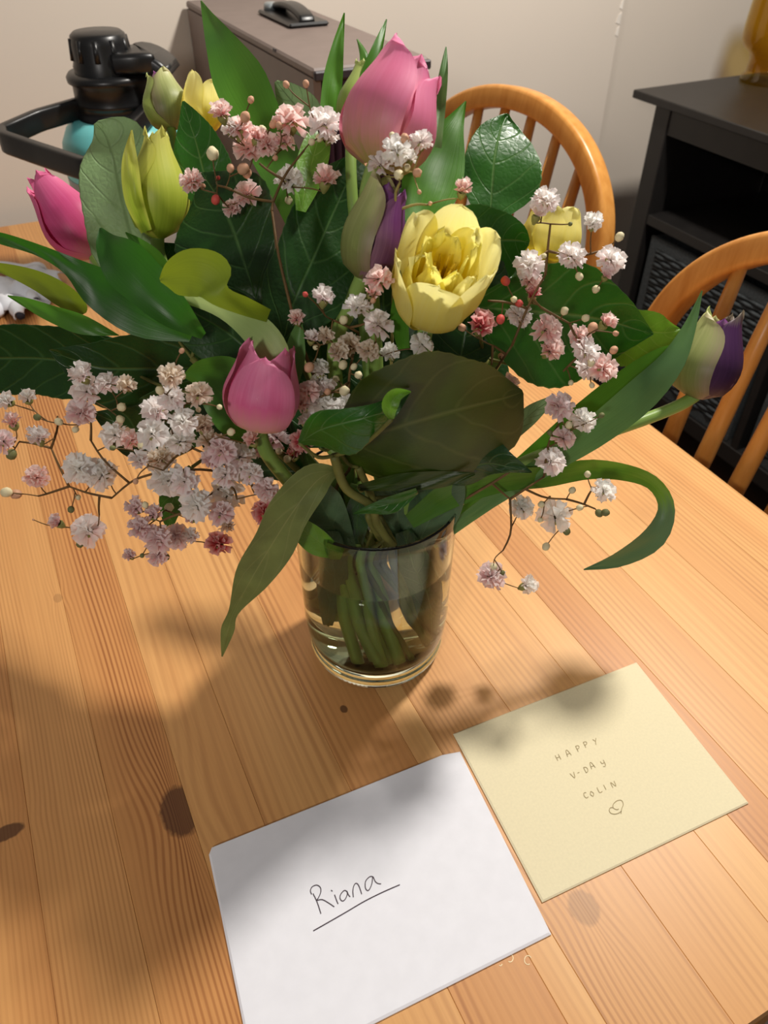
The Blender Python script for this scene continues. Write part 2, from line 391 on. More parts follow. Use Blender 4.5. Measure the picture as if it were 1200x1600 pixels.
M['gp'] = gypmat('blossom_pink', rgb(253, 226, 219), rgb(244, 184, 182), rgb(255, 240, 235))
M['gr'] = gypmat('blossom_rose', rgb(226, 128, 128), rgb(206, 76, 90), rgb(246, 214, 208))
M['gm'] = gypmat('blossom_mauve', rgb(250, 232, 230), rgb(234, 190, 196), rgb(253, 242, 242))
M['gt'] = gypmat('blossom_tan', rgb(240, 226, 206), rgb(222, 190, 172), rgb(246, 236, 222))
M['bc'] = plain('bud_cream', rgb(222, 210, 170), 0.6, 0.3, 200, 0.1)
M['br'] = plain('bud_red', rgb(206, 84, 76), 0.55, 0.3, 200, 0.15)
M['bt'] = plain('bud_tan', rgb(206, 158, 126), 0.6, 0.3, 200, 0.15)
M['bg'] = plain('bud_green', rgb(110, 112, 70), 0.6, 0.3, 200, 0.15)
M['calyx'] = plain('calyx_green', rgb(138, 136, 78), 0.6, 0.3)
M['stamen'] = plain('stamen', rgb(214, 176, 40), 0.6, 0.3)

# ------------------------------------------------------------------ setting
GW = 1.70
struct(MB().box((-2.6, -2.2, -0.1), (3.6, 2.6, 0.0)).done('floor', M['floor'], smooth=False))
wf = struct(MB().box((-2.6, GW, 0), (1.462, GW + 0.35, 2.5), 0.004).done('wall_far', M['wall'], smooth=False))
struct(MB().box((1.462, GW + 0.12, 0), (3.6, GW + 0.35, 2.5)).done('wall_right', M['wall'], smooth=False))
# flaked paint along the wall's corner
for k, (z0, z1, w) in enumerate(((0.255, 0.275, 0.006), (0.225, 0.25, 0.010), (0.20, 0.222, 0.006))):
    pts = [(1.456 - w, z0 + 0.004), (1.458, z0), (1.459, z1), (1.456 - w * 0.6, z1 - 0.005)]
    vs = [(a, GW - 0.0012, TZ + z) for a, z in pts] + [(a, GW + 0.001, TZ + z) for a, z in pts]
    mk('paint_chip', vs, [(3, 2, 1, 0), (4, 5, 6, 7), (0, 1, 5, 4), (1, 2, 6, 5), (2, 3, 7, 6), (3, 0, 4, 7)], M['chip'], wf, smooth=False)

# ------------------------------------------------------------------ table
G0, G1 = 0.036, 1.645
tb = thing('dining_table', 'pine dining table of glued strips under the vase and envelopes', 'table', (0, 0, 0))
EDG = [-0.30, -0.235, -0.18, -0.118, -0.06, -0.006, 0.042, 0.112, 0.17, 0.192, 0.264, 0.33, 0.362, 0.40, 0.46, 0.527, 0.592, 0.662]
TONE = [(0.5, 0.5, 0.2), (0.5, 0.5, 0.2), (0.5, 0.5, 0.95), (0.45, 0.55, 0.95), (0.7, 0.85, 0.85), (0.35, 0.25, 0.3), (0.30, 0.45, 0.35), (0.6, 0.75, 0.4), (0.1, 0.15, 0.5),
        (0.45, 0.45, 0.7), (0.25, 0.3, 0.4), (0.05, 0.15, 0.3), (0.75, 0.5, 0.4), (0.2, 0.3, 0.5), (0.1, 0.25, 0.3), (0.3, 0.35, 0.4), (0.15, 0.3, 0.5)]
for i in range(len(EDG) - 1):
    x0, x1 = EDG[i] + 0.00008, EDG[i + 1] - 0.00008; c = 0.0003
    e = 0.006
    prof = [(x0, TZ - 0.03), (x1, TZ - 0.03), (x1, TZ - c), (x1 - c, TZ), (x0 + c, TZ), (x0, TZ - c)]
    if i == len(EDG) - 2: prof = [(x0, TZ - 0.03), (x1 - 0.004, TZ - 0.03), (x1, TZ - 0.024), (x1, TZ - e), (x1 - 0.0018, TZ - 0.0018), (x1 - e, TZ), (x0 + c, TZ), (x0, TZ - c)]
    n = len(prof)
    vs = [(x, G0, z) for x, z in prof] + [(x, G1, z) for x, z in prof]
    fs = [tuple(range(n)), tuple(n + k for k in reversed(range(n)))] + [((k + 1) % n, k, n + k, n + (k + 1) % n) for k in range(n)]
    o = mk('plank', vs, fs, M['pine'], tb, smooth=False)
    o.color = TONE[i] + (1,)
for g in (0.10, 1.56): MB().box((-0.214, g, TZ - 0.11), (0.574, g + 0.02, TZ - 0.0305)).done('apron', M['oak'], tb, smooth=False)
for x in (-0.27, 0.575):
    for g in (0.07, 1.555): MB().box((x, g, 0), (x + 0.055, g + 0.055, TZ - 0.0305), 0.004).done('leg', M['oak'], tb, smooth=False)
for cx, cy, r, a0, a1 in ((825, 1500, 7, 60, 330), (797, 1497, 6, -80, 120), (782, 1506, 3, 0, 140)):
    pts = [T(cx + r * 0.8 * math.cos(math.radians(a0 + (a1 - a0) * k / 10)), cy + r * math.sin(math.radians(a0 + (a1 - a0) * k / 10)), 0.0002) for k in range(11)]
    MB().ribbon(pts, 0.0006).done('scratch_mark', M['scratch'], tb, label='small pale curved scratch')

# ------------------------------------------------------------------ envelopes and their writing
def slab(name, C, th, mat, label, lift=0.0):
    """C: outline on the table, th: thickness; slightly pillowed paper packet"""
    cen = sum(C, V((0, 0, 0))) / len(C)
    vs = []; n = len(C)
    for s_, z in ((1, 0.0002 + lift), (1, th * 0.55 + lift), (0.985, th + lift)):
        for p in C: vs.append(V((cen.x + (p.x - cen.x) * s_, cen.y + (p.y - cen.y) * s_, TZ + z)))
    fs = [tuple(reversed(range(n)))] + [(a * n + k, a * n + (k + 1) % n, (a + 1) * n + (k + 1) % n, (a + 1) * n + k) for a in (0, 1) for k in range(n)]
    fs.append(tuple(2 * n + k for k in range(n)))
    o = mk(name, vs, fs, mat, smooth=False)
    recentre(o, V((cen.x, cen.y, TZ)))
    return tag(o, label, 'envelope')
p0, p1, p2 = T(325, 1328), T(716, 1171), T(861, 1461); p3 = p0 + p2 - p1
def lerp(a, b, t): return a + (b - a) * t
outl = [lerp(p0, p3, 0.03), lerp(p0, p1, 0.015), lerp(p0, p1, 0.93), lerp(p1, p2, 0.02), p2, p3]
white = slab('envelope', list(reversed(outl)), 0.0024, M['white_paper'], 'white envelope with a handwritten underlined name, nearest the camera')
q = [T(708, 1148), T(994, 1036), T(1169, 1256), T(847, 1411)]
kraft = slab('envelope', list(reversed(q)), 0.0018, M['kraft'], 'brown kraft envelope with pencilled greeting and heart, right of the white one')
def strokes(lines, f, w, name, mat, parent, z):
    m = MB()
    for ln in lines:
        pts = [T(*f(x, y), z) for x, y in ln]
        if len(pts) > 2: pts = catv(pts, (len(pts) - 1) * 4)
        m.ribbon(pts, w)
    return m.done(name, mat, parent, smooth=False)
RI = [[[(135, 325), (180, 420), (222, 548)], [(120, 335), (106, 295), (125, 252), (175, 232), (215, 258), (220, 310), (195, 372), (176, 400), (235, 392), (300, 425), (370, 472)]],
      [[(372, 338), (398, 410), (412, 440)], [(333, 288), (350, 300)]],
      [[(512, 303), (478, 292), (437, 340), (435, 385), (460, 408), (490, 388), (514, 330), (508, 300), (528, 343), (546, 361)]],
      [[(580, 366), (574, 300), (585, 240), (610, 212), (640, 240), (672, 332)]],
      [[(797, 140), (760, 140), (715, 190), (712, 260), (735, 292), (760, 275), (785, 212), (795, 140), (820, 190), (850, 214), (886, 219)]]]
fR = lambda x, y: (470 + x * 0.14167, 1350 + y * 0.14167)
strokes([l for ch in RI for l in ch], fR, 0.0006, 'handwriting', M['ink'], white, 0.0027)
strokes([[(138, 737), (300, 645), (500, 530), (700, 412), (900, 312), (1092, 228)]], fR, 0.0007, 'underline', M['ink'], white, 0.0027)
fK = lambda x, y: (850 + x * 0.13746, 1080 + y * 0.13746)
LET = {'H': [[(-.5, -1), (-.5, 1)], [(.5, -1), (.5, 1)], [(-.5, 0), (.5, 0)]], 'A': [[(-.6, 1), (-.3, -1), (.2, -1), (.6, 1)], [(-.5, .2), (.5, .2)]],
       'P': [[(-.4, 1), (-.4, -1)], [(-.4, -1), (.35, -.9), (.5, -.4), (.2, 0), (-.4, .1)]], 'Y': [[(-.5, -1), (0, -.1)], [(.6, -1), (0, .1), (-.3, 1.1)]],
       'y': [[(-.5, -.9), (-.3, 0), (.4, -.1)], [(.5, -1), (.45, .6), (.1, 1.2), (-.4, 1)]], 'V': [[(-.7, -1), (0, 1), (.5, -1)]], '-': [[(-.3, 0), (.3, 0)]],
       'D': [[(-.4, -1), (-.4, 1)], [(-.4, -1), (.3, -.7), (.5, 0), (.2, .8), (-.4, 1)]], 'C': [[(.5, -.8), (-.2, -.9), (-.5, 0), (-.2, .9), (.5, .8)]],
       'O': [[(0, -.9), (-.5, 0), (0, .9), (.5, 0), (0, -.9)]], 'L': [[(-.4, -1), (-.4, .9), (.5, .9)]], 'I': [[(0, -.9), (0, .9)]],
       'N': [[(-.6, 1), (-.5, -1), (.4, .9), (.6, -1)]]}
e1, e2 = (38 * 0.924, -38 * 0.38), (34 * 0.46, 34 * 0.89)
pl = []
for ch, x, y in (('H', 160, 752), ('A', 275, 705), ('P', 388, 650), ('P', 475, 605), ('Y', 585, 570), ('V', 335, 955), ('-', 392, 925), ('D', 478, 890), ('A', 548, 846), ('y', 672, 818),
                 ('C', 475, 1182), ('O', 545, 1165), ('L', 632, 1118), ('I', 692, 1092), ('N', 790, 1058)):
    for ln in LET[ch]: pl.append([(x + e1[0] * a + e2[0] * b, y + e1[1] * a + e2[1] * b) for a, b in ln])
strokes(pl, fK, 0.0005, 'handwriting', M['pencil'], kraft, 0.0021)
strokes([[(875, 1392), (884, 1335), (902, 1285), (880, 1240), (830, 1245), (788, 1285), (788, 1325), (825, 1345), (850, 1338)], [(788, 1322), (755, 1325), (742, 1355), (760, 1385), (805, 1396), (850, 1384), (880, 1362)]],
        fK, 0.0005, 'heart', M['pencil'], kraft, 0.0021)

# ------------------------------------------------------------------ chairs
def chair(ac, gc, yaw, label):
    t = thing('dining_chair', label, 'chair', (ac, gc, 0), 'hoop-back chairs along the right side of the table')
    d = V((math.sin(yaw), math.cos(yaw), 0)); nr = V((math.cos(yaw), -math.sin(yaw), 0))
    def bk(s_, h): z = h - TZ; return V((ac, gc, h)) + d * s_ + nr * (z * 0.207)
    hw, tp = 0.235, 0.247
    hoop = [(-(hw - 0.188 * (0.05 - z)), TZ + z) for z in (-0.275, -0.2, -0.12, -0.04)]
    for k in range(25):
        q = PI * k / 24; c, s_ = math.cos(q), math.sin(q)
        hoop.append((-hw * math.copysign(abs(c) ** 0.96, c), TZ + 0.05 + (tp - 0.05) * s_ ** 0.96))
    hoop += [(-a, b) for a, b in reversed(hoop[:4])]
    hp = [bk(*p) for p in hoop]
    MB().sweep(catv(hp, 90), rrect(0.017, 0.017, 0.007), (nr + ZZ * -0.2).normalized()).done('hoop', M['oak'], t)
    def hh(s_): return TZ + 0.05 + (tp - 0.05) * math.sqrt(max(1 - (s_ / hw) ** 2, 0)) - 0.008
    for k in range(6):
        u = (k - 2.5) * 0.058; bot = u * 0.92; top = u * 1.06; h1 = hh(top)
        P = [bk(lerp(bot, top, f), 0.452 + (h1 - 0.452) * f) for f in (0, 0.25, 0.5, 0.75, 1)]
        MB().tube(P, [0.008, 0.0105, 0.0115, 0.0105, 0.008], 10).done('spindle', M['oak'], t)
    sc = V((ac, gc, 0)) - nr * 0.24
    def sp(x, y): return sc + nr * x + d * y
    m = MB(); ol = []
    for k in range(36):
        q = 2 * PI * k / 36; c, s = math.cos(q), math.sin(q)
        ol.append((0.21 * math.copysign(abs(c) ** 0.7, c), (0.215 - 0.02 * c) * math.copysign(abs(s) ** 0.7, s)))
    n = len(ol); vs = []
    for f, z in ((0.9, 0.42), (1.0, 0.432), (1.0, 0.447), (0.97, 0.455), (0.5, 0.446)):
        vs += [sp(x * f, y * f) + ZZ * z for x, y in ol]
    fs = [tuple(reversed(range(n)))] + [(a * n + k, a * n + (k + 1) % n, (a + 1) * n + (k + 1) % n, (a + 1) * n + k) for a in range(4) for k in range(n)] + [tuple(4 * n + k for k in range(n))]
    mk('seat', vs, fs, M['oak'], t)
    L = {}
    for sx in (-1, 1):
        for sy in (-1, 1):
            a = sp(sx * 0.14, sy * 0.13) + ZZ * 0.425; b = sp(sx * 0.19, sy * 0.175); L[sx, sy] = (a, b)
            MB().tube([lerp(a, b, f) for f in (0, 0.1, 0.3, 0.5, 0.6, 0.9, 1)], [0.013, 0.015, 0.02, 0.017, 0.019, 0.013, 0.012], 12).done('leg', M['oak'], t)
    for sy in (-1, 1): MB().tube([lerp(*L[-1, sy], 0.55), lerp(*L[1, sy], 0.55)], 0.009, 8).done('stretcher', M['oak'], t)
    MB().tube([lerp(lerp(*L[-1, -1], 0.55), lerp(*L[1, -1], 0.55), 0.5), lerp(lerp(*L[-1, 1], 0.55), lerp(*L[1, 1], 0.55), 0.5)], 0.009, 8).done('stretcher', M['oak'], t)
chair(0.742, 1.116, -0.174, 'honey oak hoop-back chair behind the bouquet, near the pale wall')
chair(0.713, 0.436, -0.024, 'honey oak hoop-back chair at the right edge, in front of the dark cabinet')

# ------------------------------------------------------------------ dark cabinet with baskets, amber lamp base
cb = thing('cabinet', 'black-brown open cabinet with basket shelves beyond the chairs', 'cabinet', (1.66, 1.05, 0))
CA0, CA1, CG0, CG1 = 1.465, 1.85, 0.50, 1.53
MB().box((1.45, CG0 - 0.07, TZ + 0.087), (1.92, CG1 + 0.07, TZ + 0.105), 0.002).done('top', M['black_wood'], cb, smooth=False)
for g in (CG0, CG1 - 0.052):
    MB().box((CA0, g, 0), (CA0 + 0.05, g + 0.052, TZ + 0.0865), 0.002).done('post', M['black_wood'], cb, smooth=False)
    MB().box((CA1, g, 0), (CA1 + 0.05, g + 0.052, TZ + 0.0865), 0.002).done('post', M['black_wood'], cb, smooth=False)
    MB().box((CA0 + 0.0505, g + 0.012, 0.08), (CA1 - 0.0005, g + 0.04, TZ + 0.0865)).done('side_panel', M['black_wood'], cb, smooth=False)
ig0, ig1 = CG0 + 0.0525, CG1 - 0.0525
MB().box((CA0 + 0.004, ig0, TZ + 0.03), (CA0 + 0.03, ig1, TZ + 0.0865)).done('apron', M['black_wood'], cb, smooth=False)
MB().box((CA1 + 0.02, ig0, 0.08), (CA1 + 0.035, ig1, TZ + 0.0865)).done('back_panel', M['black_wood'], cb, smooth=False)
MB().box((CA0 + 0.002, ig0, TZ - 0.182), (CA1 + 0.0195, ig1, TZ - 0.158), 0.001).done('shelf', M['black_wood'], cb, smooth=False)
MB().box((CA0 + 0.002, ig0, TZ - 0.635), (CA1 + 0.0195, ig1, TZ - 0.59), 0.001).done('bottom_shelf', M['black_wood'], cb, smooth=False)
MB().box((CA0 + 0.004, 1.005, TZ - 0.5895), (CA1 + 0.0195, 1.025, TZ - 0.1825)).done('divider', M['black_wood'], cb, smooth=False)
for g0, g1, lb in ((1.045, 1.455, 'dark grey woven basket on the lower shelf, behind the right chair hoop'), (0.57, 0.985, 'dark grey woven basket at the right frame edge, beside the cabinet divider')):
    bk_ = thing('basket', lb, 'basket', (1.65, (g0 + g1) / 2, TZ - 0.5895))
    a0, a1, z0, z1, w = CA0 + 0.012, CA1 - 0.02, TZ - 0.589, TZ - 0.205, 0.012
    MB().box((a0 + .004, g0 + .004, z0), (a0 + w, g1 - .004, z1 - .001)).box((a1 - w, g0 + .004, z0), (a1, g1 - .004, z1 - .001)).box((a0 + w, g0 + .004, z0), (a1 - w, g0 + w, z1 - .001)) \
        .box((a0 + w, g1 - w, z0), (a1 - w, g1 - .004, z1 - .001)).box((a0 + w, g0 + w, z0), (a1 - w, g1 - w, z0 + w)).done('body', M['basket'], bk_, smooth=False)
    fr = MB(); bw = 0.026
    fr.box((a0 - 0.002, g0, z1 - bw), (a0 + .0035, g1, z1)).box((a0 - 0.002, g0, z0 + .001), (a0 + .0035, g1, z0 + bw)).box((a0 - 0.002, g0, z0 + bw), (a0 + .0035, g0 + bw, z1 - bw)).box((a0 - 0.002, g1 - bw, z0 + bw), (a0 + .0035, g1, z1 - bw))
    fr.done('rim_frame', M['basket'], bk_, smooth=False)
    wv = MB(); nx = 30
    for r in range(nx):           # woven ropes across the front
        z = z0 + bw + 0.006 + r * (z1 - z0 - 2 * bw - 0.012) / (nx - 1)
        P = [V((a0 + 0.001 + 0.002 * math.sin(k * PI / 2 * 1.0 + r * PI), g0 + bw + k * (g1 - g0 - 2 * bw) / 24, z)) for k in range(25)]
        wv.tube(P, 0.0052, 5)
    o = wv.done('weave', M['basket'], bk_); o['kind'] = 'stuff'
ac = T(1198, 128, 0.105)
prof = [(0.0, 0.0), (0.062, 0.0), (0.066, 0.004), (0.064, 0.012), (0.056, 0.02), (0.055, 0.05), (0.060, 0.062), (0.078, 0.075), (0.086, 0.09), (0.086, 0.12), (0.078, 0.26), (0.072, 0.32),
        (0.069, 0.32), (0.075, 0.26), (0.083, 0.12), (0.083, 0.092), (0.075, 0.078), (0.057, 0.066), (0.052, 0.05), (0.052, 0.024), (0.0, 0.022)]
am = MB().lathe(prof, (ac.x, ac.y, TZ + 0.105), 48).done('amber_vase', M['amber'])
recentre(am, V((ac.x, ac.y, TZ + 0.105))); tag(am, 'amber glass vase with stepped foot on the black cabinet', 'vase')

# ------------------------------------------------------------------ document box
bx = thing('file_box', 'taupe expanding file box with black handle against the wall', 'box', (0.5, 1.37, TZ))
X0, X1, Y0, Y1, ZB, ZT = 0.412, 0.585, 1.04, 1.69, TZ + 0.0005, TZ + 0.335
MB().box((X0, Y0 + 0.02, ZT - 0.012), (X1, Y1, ZT), 0.003).done('lid', M['box'], bx, smooth=False)
MB().box((X0 + 0.001, Y0 + 0.022, ZB), (X0 + 0.012, Y1, ZT - 0.0125)).done('side_board', M['box'], bx, smooth=False)
MB().box((X1 - 0.012, Y0 + 0.022, ZB), (X1 - 0.001, Y1, ZT - 0.0125)).done('side_board', M['box'], bx, smooth=False)
MB().box((X0 + 0.0125, Y0 + 0.05, ZB), (X1 - 0.0125, Y1 - 0.01, ZT - 0.0125)).done('core', M['boxdark'], bx, smooth=False)
MB().box((X0 + 0.0, Y0 + 0.012, ZT - 0.014), (X1, Y0 + 0.0195, ZT - 0.002), 0.002).done('front_trim', M['boxdark'], bx, smooth=False)
for k in range(13):
    x = X0 + 0.016 + k * (X1 - X0 - 0.032) / 12
    vs = [(x - 0.0055, Y0 + 0.049, ZB), (x, Y0 + 0.024, ZB), (x + 0.0055, Y0 + 0.049, ZB), (x - 0.0055, Y0 + 0.049, ZT - 0.014), (x, Y0 + 0.024, ZT - 0.014), (x + 0.0055, Y0 + 0.049, ZT - 0.014)]
    mk('pleat', vs, [(0, 1, 4, 3), (1, 2, 5, 4), (2, 0, 3, 5), (0, 2, 1), (3, 4, 5)], M['pleat'], bx, smooth=False)
MB().box((X0 - 0.001, 1.20, ZT - 0.004), (X0 + 0.001, 1.21, ZT)).done('rivet', M['boxdark'], bx, smooth=False)
hc = T(457, 31, 0.335)
def hl(a, b, z): return V((hc.x + b, hc.y + a, ZT + z))
hb = MB(); hb.box((hc.x - 0.034, hc.y - 0.078, ZT + 0.0003), (hc.x + 0.034, hc.y + 0.078, ZT + 0.007), 0.003); hb.done('handle_plate', M['black_plastic'], bx, smooth=False)
MB().sweep(catv([hl(-0.066, 0, 0.006), hl(-0.058, 0, 0.013), hl(-0.02, 0, 0.019), hl(0.02, 0, 0.019), hl(0.058, 0, 0.013), hl(0.066, 0, 0.006)], 24), rrect(0.005, 0.013, 0.004), V((1, 0, 0))).done('handle', M['black_plastic'], bx)
MB().lathe([(0, 0.0), (0.012, 0.0), (0.012, 0.008), (0.009, 0.011), (0, 0.012)], hl(0.07, -0.012, 0.006), 16).done('latch_knob', M['steel'], bx)

# ------------------------------------------------------------------ drinking bottle
BY = 1.22
bc = B(178, 150, BY - VY); bc = V((bc.x, bc.y, TZ))
def bz(v): return B(170, v, BY - VY).z - TZ            # height of a picture row above the table at the bottle
mp = 1.0 / 1200 * (B(170, 150, BY - VY) - CAM).dot(FW)
R0 = 98 * mp
bt = thing('water_bottle', 'turquoise water bottle with black handle lid at the back left of the table', 'bottle', bc)
zs = bz(180)                                           # shoulder under the lid
MB().lathe([(0, 0.0005), (R0 * 0.92, 0.0005), (R0, 0.006), (R0, 0.05), (R0, zs - 0.075)], bc, 48).done('steel_base', M['steel'], bt)
MB().lathe([(R0 * 0.99, zs - 0.076), (R0 * 1.005, zs - 0.07), (R0 * 1.0, zs - 0.055), (R0 * 0.95, zs - 0.03), (R0 * 0.84, zs - 0.012), (R0 * 0.7, zs), (0, zs)], bc, 48).done('body', M['turquoise'], bt)
rl = 60 * mp; K = 0.78
MB().lathe([(0, zs - 0.014), (rl * 0.98, zs - 0.014), (rl, zs - 0.01), (rl, zs + K * 0.006), (rl * 0.95, zs + K * 0.010), (rl * 0.95, zs + K * 0.022), (rl, zs + K * 0.024), (rl * 0.98, zs + K * 0.028), (rl * 0.96, zs + K * 0.055), (rl * 1.06, zs + K * 0.060), (rl * 1.07, zs + K * 0.068), (rl * 1.0, zs + K * 0.074), (0, zs + K * 0.078)], bc, 48).done('lid', M['black_plastic'], bt)
kc = bc - RT * (3 * mp) - HD * 0.008; rk = 44 * mp
MB().lathe([(rk * 1.0, zs + K * 0.06), (rk * 1.02, zs + K * 0.085), (rk * 0.97, zs + K * 0.092), (rk * 0.95, zs + K * 0.12), (rk * 0.9, zs + K * 0.132), (rk * 0.78, zs + K * 0.137), (0, zs + K * 0.138)], kc, 32).done('spout_cap', M['black_plastic'], bt)
for k in range(10):
    q = 2 * PI * k / 10
    c = kc + V((math.cos(q), math.sin(q), 0)) * rk * 0.95
    MB().tube([c + ZZ * (zs + K * 0.095), c + ZZ * (zs + K * 0.128) - V((math.cos(q), math.sin(q), 0)) * 0.003], 0.004, 8).done('grip_rib', M['black_plastic'], bt)
sp = [kc + RT * (rk * 0.6) + ZZ * (zs + K * 0.092), kc + RT * (rk * 1.2) + ZZ * (zs + K * 0.094), bc + RT * (rl * 1.1) + ZZ * (zs + K * 0.092), bc + RT * (rl * 1.4) + ZZ * (zs + K * 0.080), bc + RT * (rl * 1.5) + ZZ * (zs + K * 0.068)]
MB().sweep(catv(sp, 20), rrect(0.013, 0.036, 0.007), HD).done('strap', M['black_plastic'], bt)
MB().tube([bc + RT * (rl * 1.5) - HD * 0.03 + ZZ * (zs + K * 0.078), bc + RT * (rl * 1.5) + HD * 0.03 + ZZ * (zs + K * 0.078)], 0.010, 14).done('hinge_pin', M['black_plastic'], bt)
zh = zs + 0.002
hpts = [T(128, 168, zh + 0.012), T(60, 188, zh + 0.006), T(6, 212, zh), T(8, 222, zh), T(60, 240, zh - 0.004), T(132, 264, zh - 0.006), T(150, 264, zh - 0.004), T(190, 222, zh + 0.004), T(240, 168, zh + 0.012)]
hp2 = []
for a, b in zip(hpts, hpts[1:]): hp2 += [lerp(a, b, f) for f in (0.08, 0.36, 0.64, 0.92)]
MB().sweep([hpts[0]] + hp2 + [hpts[-1]], rrect(0.007, 0.014, 0.004), ZZ).done('handle', M['black_plastic'], bt)

# ------------------------------------------------------------------ crumpled cloth at the left edge
cl = thing('cloth', 'crumpled white cloth with dark lining at the left edge of the table', 'cloth', T(10, 470))
def clothgrid(name, c, wx, wy, fn, mat, n=22):
    vs = []; fs = []
    for j in range(n + 1):
        for i in range(n + 1):
            a, b = i / n * 2 - 1, j / n * 2 - 1
            dx, dy, z = fn(a, b); vs.append(c + RT * (a * wx + dx) + HD * (b * wy + dy) + ZZ * max(z, 0.0008))
    for j in range(n):
        for i in range(n): k = j * (n + 1) + i; fs.append((k, k + 1, k + n + 2, k + n + 1))
    o = mk(name, vs, fs, mat, cl)
    md = o.modifiers.new('thickness', 'SOLIDIFY'); md.thickness = 0.0016; md.offset = 1
    return o
c0 = T(15, 465)
clothgrid('fabric', c0, 0.075, 0.065, lambda a, b: (0.014 * noise.noise(V((a * 2, b * 3, 1))), 0.01 * noise.noise(V((a * 3, b * 2, 5))),
          0.012 + 0.011 * math.sin(b * 7 + a * 2) + 0.012 * noise.noise(V((a * 2.5, b * 2.5, 2))) - 0.006 * abs(a) ** 3), M['cloth'])
def roll(name, P, r, mat, mat2):
    m = MB()
    pts = catv(P, 20); b = 0; n = len(pts); seg = 14; vs = []; fs = []
    for i, p in enumerate(pts):
        t = (pts[min(i + 1, n - 1)] - pts[max(i - 1, 0)]).normalized(); s = t.cross(ZZ).normalized()
        for k in range(seg):
            q = -0.7 + 5.0 * k / (seg - 1); rr = r * (1 + 0.25 * math.sin(i * 0.9)) * (1 - 0.06 * k)
            vs.append(p + s * math.cos(q) * rr + ZZ * (r + 0.001 + math.sin(q) * rr * 0.9))
    for i in range(n - 1):
        for k in range(seg - 1): fs.append((i * seg + k, i * seg + k + 1, (i + 1) * seg + k + 1, (i + 1) * seg + k))
    o = mk(name, vs, fs, mat, cl); md = o.modifiers.new('thickness', 'SOLIDIFY'); md.thickness = 0.0018
    m.tube([p + ZZ * (r * 1.0) for p in pts], r * 0.55, 8).done('lining', mat2, o)
roll('fold', [T(0, 425), T(40, 428), T(68, 428), T(76, 448), T(66, 470)], 0.010, M['cloth'], M['clothdark'])
roll('fold', [T(-10, 500), T(12, 482), T(30, 486), T(36, 505)], 0.012, M['cloth'], M['clothdark'])
roll('fold', [T(28, 452), T(45, 460), T(60, 476)], 0.008, M['cloth'], M['clothdark'])

# ------------------------------------------------------------------ vase and water
ZR = 0.181
vp = [(0, 0.0004), (0.052, 0.0004), (0.0565, 0.002), (0.0595, 0.007), (0.0605, 0.012), (0.0598, 0.0165), (0.0585, 0.019), (0.0598, 0.0215), (0.0620, 0.030), (0.0635, 0.05), (0.0638, 0.09), (0.0645, 0.13), (0.0660, 0.165), (0.0676, ZR - 0.002),
      (0.0674, ZR), (0.0660, ZR), (0.0652, ZR - 0.003), (0.0634, 0.16), (0.0620, 0.13), (0.0612, 0.09), (0.0608, 0.05), (0.0592, 0.032), (0.0550, 0.024), (0.045, 0.021), (0, 0.020)]
vase = MB().lathe(vp, VC, 96).done('glass_vase', M['glass'])
recentre(vase, VC); tag(vase, 'clear glass cylinder vase holding the bouquet on the pine table', 'vase')
WZ = 0.122
wp = [(0, 0.0197), (0.045, 0.0207), (0.0553, 0.0238), (0.0595, 0.0319), (0.0611, 0.05), (0.0615, 0.09), (0.0620, WZ - 0.001), (0.0612, WZ - 0.0005), (0, WZ - 0.0002)]
wt = MB().lathe(wp, VC, 96).done('water', M['water'])
recentre(wt, VC); tag(wt, 'clear water around the stems inside the glass vase', 'water')

# ------------------------------------------------------------------ leaves
def leaf(rows, mat, parent, name='leaf', n=22, cup=0.05, serr=0.0, wave=0.0, seed=0, tilt=0.0, bend=0.0):
    """rows: base to tip (u, v, y, wl, wr[, yl, yr]); widths in px either side; y in metres behind the vase axis.
    cup: how far the edges rise toward the viewer in shares of the width; tilt: left edge nearer, right edge farther"""
    R = [r if len(r) == 7 else tuple(r) + (0.0, 0.0) for r in rows]
    P = cat(R, n); ms = 8; vs = []; uv = []; fs = []
    for i, (u, v, y, wl, wr, yl, yr) in enumerate(P):
        a = P[max(i - 1, 0)]; b = P[min(i + 1, n)]
        du, dv = b[0] - a[0], b[1] - a[1]; L = math.hypot(du, dv) or 1
        lx, ly = dv / L, -du / L
        wl, wr = max(wl, 0.4), max(wr, 0.4)
        f = i / n
        env = math.sin(PI * min(max(f, 0.0), 1.0))
        if serr: k = 1 + serr * (((i * 0.5) % 1.0) - 0.3)
        else: k = 1
        p0 = B(u, v, y); m = pxm(p0)
        for j in range(ms + 1):
            s = j / ms * 2 - 1
            w = (wl if s < 0 else wr) * (k if abs(s) > 0.9 else 1)
            sd = -s * w                      # left side positive
            yo = (yl if s < 0 else yr) * abs(s) ** 1.3
            yo += -cup * w * m * abs(s) ** 1.6 + (-tilt if s < 0 else tilt) * abs(s) * w * m
            yo += wave * m * w * env * math.sin(f * 9 + seed + (2.1 if s > 0 else 0)) * s * s
            yo += 0.0025 * noise.noise(V((u * 0.02 + s, v * 0.02, seed * 3.1)))
            vs.append(B(u + lx * sd, v + ly * sd, y + yo)); uv.append((s * 0.5 + 0.5, f))
    for i in range(n):
        for j in range(ms): q_ = i * (ms + 1) + j; fs.append((q_, q_ + 1, q_ + ms + 2, q_ + ms + 1))
    return mk(name, vs, fs, M[mat], parent, uv)

